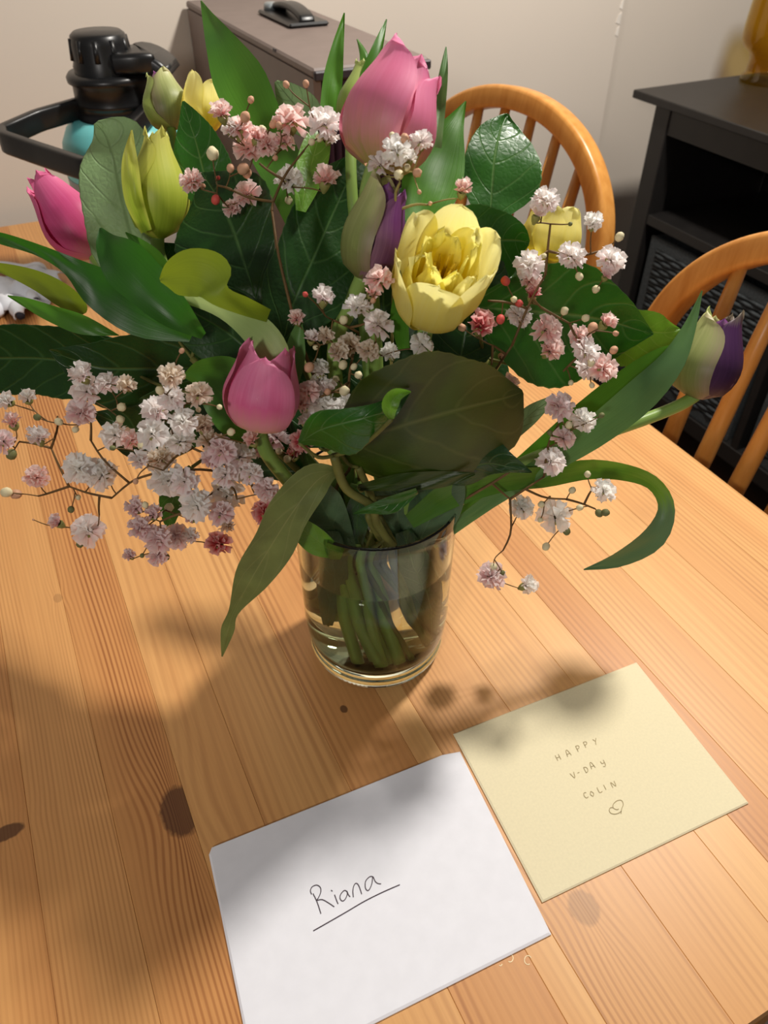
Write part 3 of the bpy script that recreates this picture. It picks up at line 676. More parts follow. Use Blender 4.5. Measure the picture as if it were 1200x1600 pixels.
STEMK = [0]
def into_vase(first):
    """last stretch of a stem: over the rim, through the water to the vase's floor"""
    k = STEMK[0]; STEMK[0] += 1
    d = first - V((VC.x, VC.y, first.z)); d.z = 0
    dl = d.length
    d = d.normalized() if d.length > 1e-4 else V((1, 0, 0))
    rot = Quaternion(ZZ, (random.random() - 0.5) * 0.8)
    d = rot @ d
    rr = min(0.034 + 0.018 * random.random(), dl + 0.010)
    a = V((VC.x, VC.y, TZ + 0.185)) + d * rr
    lo = 0.030 + 0.019 * random.random()
    b = V((VC.x, VC.y, TZ + 0.028 + 0.006 * random.random())) + (Quaternion(ZZ, 1.0 + random.random() * 2.2) @ d) * lo
    md = lerp(a, b, 0.5); c = V((VC.x, VC.y, md.z))
    return [a, c + (md - c) * 1.15, b]
def stem_from(P, r, mat, parent, name='stem', n=40, seg=10):
    pts = list(P); pts += into_vase(pts[-1])
    return MB().tube(catv(pts, n), r, seg).done(name, M[mat], parent), pts

# ------------------------------------------------------------------ tulips
def petal(P0, ax, ex, ey, L, R, phi, A, prof, mat, parent, ruffle=0.0, seed=0, tip=5.0, curl=0.0, nt=14, ns=8, zlen=1.0, point=0.0, imb=0.05):
    vs = []; uv = []; fs = []
    for i in range(nt + 1):
        t = 1 - (1 - i / nt) ** 1.35
        r = R * prof(t)
        W = A * (0.55 + 0.45 * math.sin(PI * min(t * 0.62 + 0.2, 1.0))) * max(1 - t ** tip, 0.0) ** 0.5
        aw = min(W * R * 0.92 / max(r, 0.05 * R), 1.75)
        for j in range(ns + 1):
            s = j / ns * 2 - 1
            a = phi + s * aw
            rr = r * (1 - 0.035 * math.exp(-(s * 5) ** 2) * (t > 0.1)) + R * (0.03 * s * s * t + imb * s * min(t * 3, 1))
            rr += curl * R * t ** 3
            rr += ruffle * R * t * noise.noise(V((s * 2.3 + seed * 7.7, t * 3, seed * 1.7)))
            z = L * zlen * (t + point * t * (1 - s * s) * 0.10 * t * t + ruffle * 0.25 * t * noise.noise(V((s * 3 + 9, seed * 3.3, t))))
            vs.append(P0 + ax * z + (ex * math.cos(a) + ey * math.sin(a)) * rr); uv.append((s * 0.5 + 0.5, t))
    for i in range(nt):
        for j in range(ns): q_ = i * (ns + 1) + j; fs.append((q_, q_ + 1, q_ + ns + 2, q_ + ns + 1))
    return mk('petal', vs, fs, mat, parent, uv)
def cup(tm, top, base=0.22):
    def f(t):
        if t < tm: return base + (1 - base) * math.sqrt(max(1 - (1 - t / tm) ** 2, 0))
        k = (t - tm) / (1 - tm); return 1 - (1 - top) * k * k * (3 - 2 * k) * 1.0
    return f
def tulip(label, base, tip, wpx, mats, stem, spin=0.0, tm=0.38, top=0.45, name='tulip', open_in=None, sr=0.005, lens=None, point=0.9, A=1.12):
    P0 = B(*base); P1 = B(*tip); ax = (P1 - P0); L = ax.length; ax.normalize()
    t = thing(name, label, 'tulip', VC + ZZ * 0.025, None)
    mid = lerp(P0, P1, 0.45); R = wpx * 0.5 * pxm(mid) * 0.97
    ex = (RT - ax * RT.dot(ax)).normalized(); ey = ax.cross(ex)
    for k in range(6):
        inner = k >= 3
        phi = spin + (k % 3) * 2 * PI / 3 + (PI / 3 if inner else 0)
        ml = M[mats[k % len(mats)]]
        lk = (lens[k] if lens else 1.0) * (1.0 if not inner else 1.02)
        petal(P0, ax, ex, ey, L, R * (0.90 if inner else 1.0), phi, A, cup(tm, top * (0.8 if inner else 1.0)), ml, t, 0.02, k + len(label), zlen=lk, point=point)
    st = [P0 + ax * 0.002] + [B(*s) for s in stem]
    stem_from(st, sr, 'stem', t)
    return t
def double_tulip(label, base, tip, wpx, stem, outer=6, inner=9, spin=0.0, name='tulip', seed=1, wide=1.0):
    P0 = B(*base); P1 = B(*tip); ax = (P1 - P0); L = ax.length; ax.normalize()
    t = thing(name, label, 'tulip', VC + ZZ * 0.025, None)
    R = wpx * 0.5 * pxm(lerp(P0, P1, 0.45)) * 0.95
    ex = (RT - ax * RT.dot(ax)).normalized(); ey = ax.cross(ex)
    rnd = random.Random(seed)
    for k in range(outer):
        phi = spin + k * 2 * PI / outer
        petal(P0, ax, ex, ey, L, R, phi, 0.78, cup(0.45, wide * (0.95 + 0.15 * rnd.random())), M['yellow'], t, 0.10, seed + k, tip=7.0, imb=0.03, zlen=0.86 + 0.16 * rnd.random(), curl=0.05 * rnd.random(), nt=16, ns=10)
    for k in range(inner):
        phi = spin + 0.5 + k * 2.4; f = 0.82 - 0.5 * k / inner
        petal(P0, ax, ex, ey, L, R * f, phi, 0.8, cup(0.5, 0.75 + 0.35 * rnd.random()), M['yellow_in'] if k > 2 else M['yellow'], t, 0.36, seed + 20 + k, tip=5.0, zlen=0.80 + 0.14 * rnd.random(), nt=14, ns=10)
    for k in range(6):
        d = (ex * math.cos(k * PI / 3) + ey * math.sin(k * PI / 3))
        MB().tube([P0 + ax * (L * 0.3) + d * 0.002, P0 + ax * (L * 0.66) + d * 0.005, P0 + ax * (L * 0.74) + d * 0.006], [0.0012, 0.0012, 0.0006], 6).done('stamen', M['stamen'], t)
    stem_from([P0 + ax * 0.002] + [B(*s) for s in stem], 0.005, 'stem', t)
    return t

t1 = tulip('large pink tulip standing tallest at the top of the bouquet', (584, 262, 0.035), (642, 98, 0.07), 158, ['pink_soft'], [(572, 330, 0.025), (585, 520, 0.01), (595, 700, 0.0)], spin=-2.2, tm=0.45, top=0.66, lens=[1, 0.9, 0.95, 0.92, 0.9, 0.95], A=1.05)
leaf([(560, 170, .10, 12, 12), (575, 118, .115, 12, 10), (590, 75, .13, 9, 8), (604, 30, .15, 1, 1)], 'blade', t1, cup=.5)
leaf([(678, 230, .05, 14, 12), (688, 160, .075, 11, 9), (694, 110, .085, 7, 6), (697, 73, .10, 1, 1)], 'blade_grey', t1, cup=.4)
leaf([(572, 125, .12, 10, 10), (570, 88, .135, 8, 6), (558, 61, .15, 1, 1)], 'blade', t1, cup=.3)
t2 = tulip('deep pink tulip leaning out at the far left in front of the bottle', (148, 400, 0.13), (66, 286, 0.157), 92, ['pink_deep'], [(200, 470, 0.10), (330, 600, 0.05), (520, 760, 0.0)], spin=-1.2, tm=0.4, top=0.55)
leaf([(300, 525, .0, 10, 10), (230, 490, .005, 40, 35), (160, 450, .015, 36, 30), (110, 415, .02, 16, 14), (60, 391, .025, 9, 9), (0, 372, .03, 9, 9), (-50, 358, .04, 2, 2)], 'blade_dark', t2, cup=.25, wave=.15, seed=1)
leaf([(132, 490, .03, 3, 3), (126, 482, .031, 14, 12), (100, 463, .035, 18, 18), (60, 440, .045, 15, 16), (10, 422, .055, 8, 10), (-40, 410, .065, 2, 2)], 'blade_olive', t2, cup=.25)
t3 = tulip('rose pink tulip at the front of the bouquet, facing the camera', (403, 672, -0.05), (420, 550, -0.037), 122, ['pink'], [(425, 720, -0.045), (500, 800, -0.03)], spin=-1.57, tm=0.45, top=0.68, lens=[.95, 1, 1, 1.01, 0.98, 1.02])
leaf([(402, 700, -.02, 12, 12), (378, 650, -.022, 42, 42), (342, 608, -.012, 36, 56), (312, 590, -.004, 16, 32), (286, 588, .0, 2, 2)], 'blade', t3, cup=.1)
leaf([(452, 620, -.02, 8, 8), (460, 565, -.02, 17, 16), (465, 528, -.016, 13, 11), (470, 495, -.01, 1, 1)], 'blade_grey', t3, cup=.3)
leaf([(448, 600, -.04, 12, 10), (430, 545, -.03, 30, 20), (395, 506, -.02, 28, 20), (345, 482, -.01, 14, 13), (290, 466, .0, 8, 7), (241, 458, .01, 2, 2)], 'blade_pale', t3, cup=.15, label=None) if False else leaf([(448, 600, -.04, 12, 10), (430, 545, -.03, 30, 20), (395, 506, -.02, 28, 20), (345, 482, -.01, 14, 13), (290, 466, .0, 8, 7), (241, 458, .01, 2, 2)], 'blade_pale', t3, cup=.15)
t4 = tulip('lime-yellow closed tulip bud before the grey-green leaf at upper left', (246, 372, 0.10), (244, 213, 0.122), 98, ['lime'], [(256, 420, 0.09), (330, 560, 0.04), (520, 760, 0.0)], spin=-0.75, tm=0.42, top=0.34, lens=[1.02, 0.94, 1.0, 0.96, 0.92, 0.94])
leaf([(262, 425, .06, 8, 8), (240, 402, .065, 13, 13), (215, 380, .075, 9, 9), (196, 363, .085, 1, 1)], 'blade', t4, cup=.4)
leaf([(318, 525, -.01, 6, 6), (272, 488, -.012, 26, 28), (228, 450, -.005, 32, 40), (192, 412, .005, 36, 40), (166, 382, .015, 18, 24), (157, 356, .025, 2, 2)], 'blade_dark', t4, cup=.2, wave=.25, seed=3)
leaf([(228, 362, .082, 8, 10), (210, 312, .08, 15, 14), (201, 255, .088, 11, 15), (206, 203, .095, 1, 1)], 'lime', t4, name='petal', cup=-.3)
t5 = tulip('green and violet tulip bud in front of the bottle lid', (268, 202, 0.20), (249, 118, 0.222), 74, ['green_petal', 'green_petal', 'green_bud', 'white_pink', 'purple_vivid', 'white_pink'], [(290, 300, 0.16), (420, 560, 0.05), (560, 760, 0.0)], spin=-0.9, tm=0.42, top=0.5, lens=[1, .92, 1, .96, .9, .94], sr=.0038)
t6 = double_tulip('pale yellow tulip half hidden behind foliage beside the violet bud', (316, 205, 0.19), (322, 122, 0.21), 70, [(330, 300, 0.15), (430, 560, 0.05), (560, 760, 0.0)], 5, 4, 0.4, seed=5, wide=0.85)
leaf([(470, 350, .07, 22, 22), (448, 280, .10, 34, 34), (425, 230, .125, 38, 36), (405, 180, .14, 40, 34), (375, 120, .165, 44, 38), (345, 60, .195, 26, 20), (326, 25, .215, 11, 8), (314, 1, .23, 1, 1)], 'blade', t6, cup=.22, wave=.06)
t7 = tulip('violet and green tulip at the centre, left of the open yellow bloom', (566, 436, 0.0), (607, 284, 0.02), 104, ['green_petal', 'purple', 'green_petal', 'purple', 'purple_vivid', 'green_petal'], [(548, 480, 0.0), (522, 560, 0.0), (545, 740, 0.0)], spin=-2.55, tm=0.42, top=0.60, lens=[1.0, .90, 1.0, .9, .88, .98])
leaf([(470, 330, .06, 8, 8), (482, 275, .08, 22, 24), (495, 225, .10, 22, 22), (503, 195, .115, 6, 6)], 'foliage_bright', t7, cup=.2)
leaf([(512, 195, .13, 14, 14), (520, 130, .15, 16, 15), (528, 80, .165, 12, 9), (538, 20, .185, 1, 1)], 'blade', t7, cup=.3)
t8 = double_tulip('open ruffled yellow tulip, largest bloom right of centre', (670, 484, 0.0), (706, 380, -0.045), 150, [(650, 600, -0.015), (630, 740, -0.01)], 6, 11, 0.25, seed=11, wide=0.98)
leaf([(630, 545, -.01, 8, 10), (624, 500, -.012, 14, 14), (624, 460, -.01, 9, 9), (624, 422, -.005, 2, 2)], 'blade', t8, cup=.4)
leaf([(655, 350, .03, 25, 30), (672, 285, .055, 45, 50), (692, 235, .075, 40, 38), (712, 195, .09, 20, 14), (728, 158, .105, 1, 1)], 'blade', t8, cup=.25)
t9 = double_tulip('yellow tulip turned away behind the right white sprigs', (850, 412, 0.08), (870, 318, 0.10), 96, [(830, 470, 0.06), (740, 620, 0.03), (660, 760, 0.0)], 6, 4, 0.1, seed=17, wide=0.7)
t10 = tulip('violet and green tulip arching out at the far right over a chair', (1086, 622, 0.05), (1126, 496, 0.075), 110, ['green_petal', 'purple_dark', 'green_petal', 'purple', 'purple_dark', 'green_bud'], [(1060, 634, .045), (1000, 658, .035), (900, 692, .015), (820, 722, .0), (745, 765, -.01)], spin=-2.75, tm=0.4, top=0.55, lens=[.97, 1.04, .94, .9, .98, 1.0], sr=.0048)
leaf([(665, 850, -.02, 8, 8), (760, 775, -.0, 13, 13), (850, 707, .012, 22, 22), (920, 647, .025, 24, 25), (985, 592, .04, 20, 22), (1030, 556, .05, 12, 12), (1053, 539, .055, 1, 1)], 'blade', t10, cup=.1)
leaf([(675, 850, -.025, 8, 8), (770, 780, -.012, 12, 12), (860, 717, .0, 14, 22), (930, 670, .01, 20, 28), (1000, 620, .022, 28, 26), (1050, 565, .038, 20, 20), (1078, 510, .055, 10, 10), (1097, 454, .07, 1, 1)], 'blade_grey', t10, cup=.15)
leaf([(640, 815, -.03, 12, 12), (715, 768, -.03, 24, 22), (790, 752, -.02, 20, 16), (850, 744, 0.0, 15, 18), (920, 731, .02, 13, 18), (980, 737, .03, 11, 15), (1022, 757, .03, 12, 11), (1040, 795, .025, 15, 12), (1020, 840, .015, 20, 17), (968, 874, .005, 12, 12), (912, 890, .0, 1, 1)], 'blade_turn', t10, n=34, cup=.2)
t11 = tulip('small closed green tulip bud tucked behind the large pink tulip', (548, 205, 0.10), (566, 105, 0.125), 62, ['green_bud'], [(550, 300, 0.07), (570, 520, 0.03), (590, 740, 0.0)], spin=-0.5, tm=0.4, top=0.4, sr=.0038)
leaf([(420, 492, -.025, 12, 9), (385, 479, -.03, 15, 14), (345, 462, -.035, 18, 18), (326, 442, -.03, 28, 46), (300, 430, -.025, 34, 43), (270, 432, -.015, 28, 28), (250, 438, -.01, 3, 3)], 'blade_olive', t11, n=26, cup=.1)
leaf([(186, 524, .0, .6, .6), (130, 507, .0, 16, 14), (80, 490, .008, 13, 13), (40, 473, .016, 7, 8), (12, 462, .022, 1, 1)], 'blade', t11, cup=.4)

# ------------------------------------------------------------------ leafy branches
def branch(label, stem, leaves, r=0.0026, vis=None):
    t = thing('leaf_branch', label, 'foliage', VC + ZZ * 0.025)
    P = [B(*s) for s in stem]
    o, pts = stem_from(P, r, 'twig', t, seg=8)
    path = catv(pts[:len(stem) + 1], 40)
    for k, (rows, mat, kw) in enumerate(leaves):
        lf = leaf(rows, mat, t, n=kw.pop('n', 36), **kw, seed=k + len(label))
        b = B(rows[0][0], rows[0][1], rows[0][2]); nr = min(path, key=lambda p: (p - b).length)
        if (nr - b).length > 0.004:
            MB().tube(catv([b, lerp(b, nr, 0.5) - ZZ * 0.006, nr], 8), 0.0013, 6).done('petiole', M['twig'], t)
    return t
SR = dict(serr=.035)
branch('branch of broad matte grey-green leaf beside the lime tulip', [(300, 560, .04), (440, 700, .0), (540, 790, -.01)],
       [([(232, 450, .10, 8, 8), (212, 395, .105, 62, 45), (192, 320, .115, 64, 72), (178, 255, .13, 56, 62), (166, 215, .145, 28, 54), (149, 192, .15, 3, 6)], 'foliage_grey', dict(SR, cup=.1)),
        ([(340, 330, .10, 12, 12), (320, 275, .115, 48, 45), (306, 222, .13, 36, 36), (294, 185, .14, 15, 20), (286, 158, .15, 2, 2)], 'foliage', dict(SR, cup=.1)),
        ([(404, 480, .035, 8, 8), (385, 418, .05, 80, 45), (365, 360, .068, 98, 66), (345, 315, .085, 70, 75), (325, 285, .10, 24, 34), (316, 270, .105, 2, 2)], 'foliage_dark', dict(SR, cup=.08))])
branch('branch with broad dark leaves behind the central violet tulip', [(470, 560, .03), (520, 680, .01), (560, 780, .0)],
       [([(440, 540, .015, 12, 12), (460, 470, .03, 55, 72), (490, 402, .05, 60, 68), (515, 345, .068, 62, 58), (542, 285, .085, 46, 46), (562, 240, .10, 5, 8)], 'foliage_dark', dict(SR, cup=.08)),
        ([(495, 215, .13, 10, 10), (472, 178, .142, 36, 32), (446, 146, .155, 18, 22), (431, 127, .162, 3, 3)], 'foliage_grey', dict(SR, cup=.1)),
        ([(620, 640, .0, 30, 30), (610, 570, .03, 70, 60), (600, 490, .05, 60, 60), (600, 430, .06, 20, 20)], 'foliage_dark', dict(cup=.05)),
        ([(500, 700, .0, 30, 30), (500, 620, .03, 80, 80), (500, 540, .05, 70, 70), (500, 480, .06, 20, 20)], 'foliage_dark', dict(cup=.05))])
branch('branch with upright glossy leaf between pink tulip and hoop chair', [(720, 420, .05), (690, 580, .02), (640, 760, .0)],
       [([(765, 350, .06, 10, 10), (768, 302, .075, 42, 68), (772, 250, .09, 46, 75), (780, 210, .105, 35, 52), (788, 188, .115, 14, 24), (794, 178, .12, 2, 2)], 'foliage', dict(SR, cup=.12)),
        ([(690, 400, .03, 30, 20), (740, 382, .04, 62, 62), (780, 376, .05, 50, 64), (810, 376, .058, 30, 48), (827, 380, .062, 4, 4)], 'foliage', dict(SR, cup=.06)),
        ([(640, 470, .10, 10, 10), (650, 400, .13, 55, 55), (660, 330, .16, 60, 60), (670, 270, .18, 10, 10)], 'foliage_dark', dict(n=20, cup=.1)),  # coarser dark leaves here: unseen, added at the back to fill out the shadow
        ([(730, 560, .07, 10, 10), (770, 500, .10, 55, 55), (800, 440, .13, 60, 55), (800, 390, .15, 10, 10)], 'foliage_dark', dict(n=20, cup=.1)),
        ([(560, 560, .09, 10, 10), (560, 480, .12, 60, 60), (560, 400, .15, 60, 60), (560, 340, .17, 10, 10)], 'foliage_dark', dict(n=20, cup=.1)),
        ([(700, 660, .03, 10, 10), (720, 610, .06, 60, 60), (740, 560, .08, 60, 60), (760, 510, .10, 10, 10)], 'foliage_dark', dict(n=20, cup=.1)),
        ([(640, 680, .04, 10, 10), (620, 620, .07, 70, 70), (600, 560, .09, 70, 70), (590, 500, .11, 10, 10)], 'foliage_dark', dict(n=20, cup=.1)),
        ([(720, 560, .02, 40, 40), (730, 500, .03, 70, 70), (750, 440, .04, 60, 60), (770, 400, .05, 20, 20)], 'foliage_dark', dict(cup=.05))])
branch('branch of large pointed green leaves on the right, under pink sprigs', [(760, 560, .03), (700, 680, .01), (640, 790, .0)],
       [([(745, 480, .015, 20, 30), (810, 485, .02, 58, 95), (860, 490, .028, 80, 116), (910, 495, .036, 82, 106), (960, 505, .046, 52, 72), (995, 515, .055, 25, 30), (1021, 522, .06, 1, 1)], 'foliage', dict(SR, cup=.08)),
        ([(900, 565, .055, 10, 10), (955, 532, .07, 44, 44), (1008, 520, .085, 36, 46), (1042, 520, .095, 24, 26), (1063, 515, .10, 2, 2)], 'foliage_bright', dict(SR, cup=.1)),
        ([(785, 700, .01, 4, 4), (820, 656, .015, 14, 15), (850, 632, .02, 9, 10), (877, 619, .025, 1, 1)], 'foliage_grey', dict(cup=.1))])
branch('branch with one large dark olive leaf over the vase rim at front', [(560, 730, -.04), (590, 800, -.03)],
       [([(525, 695, -.045, 20, 30, -.01, .01), (580, 680, -.058, 82, 72, -.018, .02), (640, 662, -.065, 98, 96, -.02, .025), (700, 645, -.062, 100, 106, -.02, .025), (750, 632, -.055, 74, 92, -.015, .02), (790, 622, -.045, 46, 70, -.01, .015), (817, 612, -.035, 3, 3)], 'foliage_olive', dict(SR, cup=.0)),
        ([(672, 748, -.025, 4, 4), (720, 736, -.035, 38, 24), (760, 725, -.04, 44, 19), (795, 730, -.042, 22, 9), (831, 738, -.045, 1, 1)], 'foliage_dark', dict(SR, cup=-.1, wave=.3)),
        ([(560, 762, -.04, 5, 5), (620, 757, -.045, 16, 10), (690, 750, -.045, 14, 12), (742, 740, -.045, 2, 2)], 'foliage_olive', dict(cup=.1)),
        ([(650, 985, -.01, 6, 6), (655, 930, -.02, 26, 24), (645, 880, -.025, 30, 28), (630, 830, -.025, 12, 12)], 'foliage_dark', dict(n=14, cup=.1)),
        ([(530, 960, -.02, 6, 6), (525, 910, -.03, 22, 20), (520, 860, -.035, 20, 20), (520, 830, -.035, 10, 10)], 'foliage_blue', dict(n=14, cup=.1)),
        ([(628, 872, -.02, 15, 15), (622, 805, -.022, 42, 42), (615, 762, -.025, 34, 34), (612, 735, -.025, 8, 8)], 'foliage_blue', dict(cup=.15)),
        ([(645, 870, -.02, 10, 10), (675, 805, -.025, 40, 38), (702, 757, -.03, 34, 30), (722, 733, -.032, 5, 5)], 'foliage_blue', dict(cup=.15))])
fb = branch('branch with curled leaf and drooping leaf over the vase rim', [(522, 712, -.06), (540, 762, -.058), (580, 790, -.055), (590, 820, -.05), (615, 852, -.045)],
       [([(468, 692, -.075, 4, 4), (500, 672, -.085, 28, 32), (540, 660, -.09, 22, 52), (580, 650, -.09, 18, 30), (610, 640, -.082, 18, 14), (641, 611, -.075, 2, 2)], 'foliage', dict(SR, cup=-.25)),
        ([(612, 655, -.10, 4, 4), (610, 635, -.102, 14, 12), (620, 618, -.10, 12, 10), (642, 612, -.098, 1, 1)], 'foliage_bright', dict(n=14, cup=.3)),
        ([(527, 735, -.055, 6, 6), (494, 752, -.065, 24, 30), (456, 802, -.075, 28, 38), (425, 850, -.08, 36, 30), (394, 902, -.082, 28, 28), (366, 955, -.08, 8, 9), (356, 985, -.078, 10, 11), (347, 1026, -.075, 1, 1)], 'foliage_back', dict(cup=.1, wave=.2)),
        ([(652, 768, -.055, 4, 6), (612, 786, -.06, 16, 11), (577, 795, -.06, 8, 6), (552, 803, -.058, 1, 1)], 'foliage', dict(cup=.2)),
        ([(550, 872, -.025, 10, 10), (522, 825, -.035, 48, 28), (500, 782, -.042, 40, 32), (489, 744, -.048, 10, 10)], 'foliage_blue', dict(cup=.12)),
        ([(535, 868, -.05, 6, 6), (500, 848, -.058, 22, 18), (472, 826, -.06, 18, 16), (454, 806, -.06, 3, 3)], 'foliage_bright', dict(cup=.2)),
        ([(570, 760, -.03, 10, 10), (560, 800, -.03, 20, 20), (555, 850, -.03, 12, 12)], 'foliage_dark', dict(n=14, cup=.1))], r=0.0032)
branch('branch of wide dark leaves spreading to the left frame edge', [(330, 620, .0), (450, 720, -.01), (540, 810, -.01)],
       [([(190, 572, .09, 30, 40), (120, 566, .10, 58, 52), (60, 560, .11, 57, 52), (0, 560, .12, 55, 52), (-60, 560, .13, 30, 30), (-100, 560, .14, 2, 2)], 'foliage_dark', dict(SR, cup=.1)),
        ([(400, 590, .03, 20, 20), (320, 576, .05, 62, 64), (240, 576, .065, 72, 58), (160, 575, .075, 60, 46), (110, 560, .08, 25, 22), (77, 547, .085, 1, 1)], 'foliage_dark', dict(SR, cup=.05)),
        ([(330, 600, .03, 20, 20), (285, 645, .035, 55, 50), (222, 672, .04, 50, 48), (172, 656, .045, 20, 20), (146, 645, .048, 2, 2)], 'foliage_dark', dict(cup=.05)),
        ([(440, 610, .0, 20, 20), (375, 535, .02, 55, 55), (305, 490, .035, 48, 48), (262, 468, .04, 4, 4)], 'foliage_dark', dict(n=16, cup=.08)),
        ([(340, 545, .06, 20, 20), (290, 460, .09, 52, 52), (262, 405, .105, 40, 40), (250, 380, .11, 4, 4)], 'foliage_dark', dict(n=16, cup=.08)),
        ([(470, 740, -.01, 20, 20), (410, 690, .0, 60, 60), (350, 650, .01, 60, 60), (300, 620, .02, 10, 10)], 'foliage_dark', dict(cup=.05)),
        ([(300, 730, -.02, 6, 6), (275, 770, -.02, 24, 24), (265, 805, -.02, 14, 14), (268, 834, -.02, 1, 1)], 'foliage', dict(n=14, cup=.1))])

# ------------------------------------------------------------------ baby's breath
def pom(seed, layers):
    """unit double blossom: rings of ruffled petals; uv.x = ring (0 inner .. 1 outer), uv.y = along the petal"""
    rnd = random.Random(seed); vs = []; fs = []; uv = []
    for li, (cnt, el, ln) in enumerate(layers):
        for k in range(cnt):
            a = 2 * PI * (k + rnd.random() * 0.7) / cnt + li; e = el + (rnd.random() - 0.5) * 0.4; l = ln * (0.85 + 0.3 * rnd.random())
            d = V((math.cos(a) * math.cos(e), math.sin(a) * math.cos(e), math.sin(e)))
            sd = V((-math.sin(a), math.cos(a), 0)); nn = d.cross(sd); tw = (rnd.random() - .5) * 1.2
            sd = (sd * math.cos(tw) + nn * math.sin(tw)); b = len(vs)
            for i, (t, w) in enumerate(((0.15, 0.05), (0.55, 0.20), (0.85, 0.30), (1.0, 0.24))):
                for j in (-1, 0, 1):
                    p = d * (l * t) + sd * (j * w) + nn * ((0.12 * (1 if j == 0 else -1) * t + 0.10 * t * t * (rnd.random() - 0.5)))
                    if i == 3: p = p + d * (rnd.random() - .6) * 0.12
                    vs.append(p); uv.append((li / max(len(layers) - 1, 1), t))
            for i in range(3):
                for j in (0, 1): q_ = b + i * 3 + j; fs.append((q_, q_ + 1, q_ + 4, q_ + 3))
    return vs, fs, uv
def meshof(name, d, mat):
    me = bpy.data.meshes.new(name); me.from_pydata([tuple(v) for v in d[0]], [], d[1])
    l = me.uv_layers.new(name='UVMap')
    for lp in me.loops: l.data[lp.index].uv = d[2][lp.vertex_index]
    me.polygons.foreach_set('use_smooth', [True] * len(me.polygons)); me.materials.append(mat); return me
LAY = [[(5, 1.25, 0.75), (8, 0.8, 0.92), (10, 0.35, 1.0), (10, -0.05, 1.0), (8, -0.45, 0.85)],
       [(4, 1.2, 0.85), (7, 0.75, 0.95), (9, 0.25, 1.0), (9, -0.2, 0.95)],
       [(5, 1.3, 0.95), (7, 0.95, 1.05), (8, 0.6, 1.0), (6, 0.15, 0.7)],
       [(4, 1.4, 1.05), (5, 1.15, 1.1), (6, 0.9, 0.95)]]
POM = {}
for mk_ in ('gw', 'gl', 'gp', 'gr', 'gm', 'gt'):
    POM[mk_] = [meshof('blossom_' + mk_, pom(k * 7 + 3, LAY[k]), M[mk_]) for k in range(4)]
def ball(n=6, m=8):
    vs = []; fs = []; uv = []
    for i in range(n + 1):
        a = PI * i / n
        for k in range(m):
            q_ = 2 * PI * k / m; r = math.sin(a) * (1 - 0.12 * math.cos(3 * q_) * (a < 1.2)); vs.append(V((r * math.cos(q_), r * math.sin(q_), 1.12 * math.cos(a)))); uv.append((k / m, i / n))
    for i in range(n):
        for k in range(m): fs.append((i * m + k, (i + 1) * m + k, (i + 1) * m + (k + 1) % m, i * m + (k + 1) % m))
    return vs, fs, uv
BUD = {k: meshof('bud_' + k, ball(), M[k]) for k in ('bc', 'br', 'bt', 'bg')}
def conec():
    vs = []; fs = []; m = 7
    for r, z in ((0.10, -0.75), (0.30, -0.45), (0.42, -0.15), (0.34, 0.05)):
        for k in range(m): vs.append(V((r * math.cos(2 * PI * k / m), r * math.sin(2 * PI * k / m), z)))
    for i in range(3):
        for k in range(m): fs.append((i * m + k, i * m + (k + 1) % m, (i + 1) * m + (k + 1) % m, (i + 1) * m + k))
    return vs, fs, [(0, 0)] * len(vs)
CAL = meshof('calyx', conec(), M['calyx'])
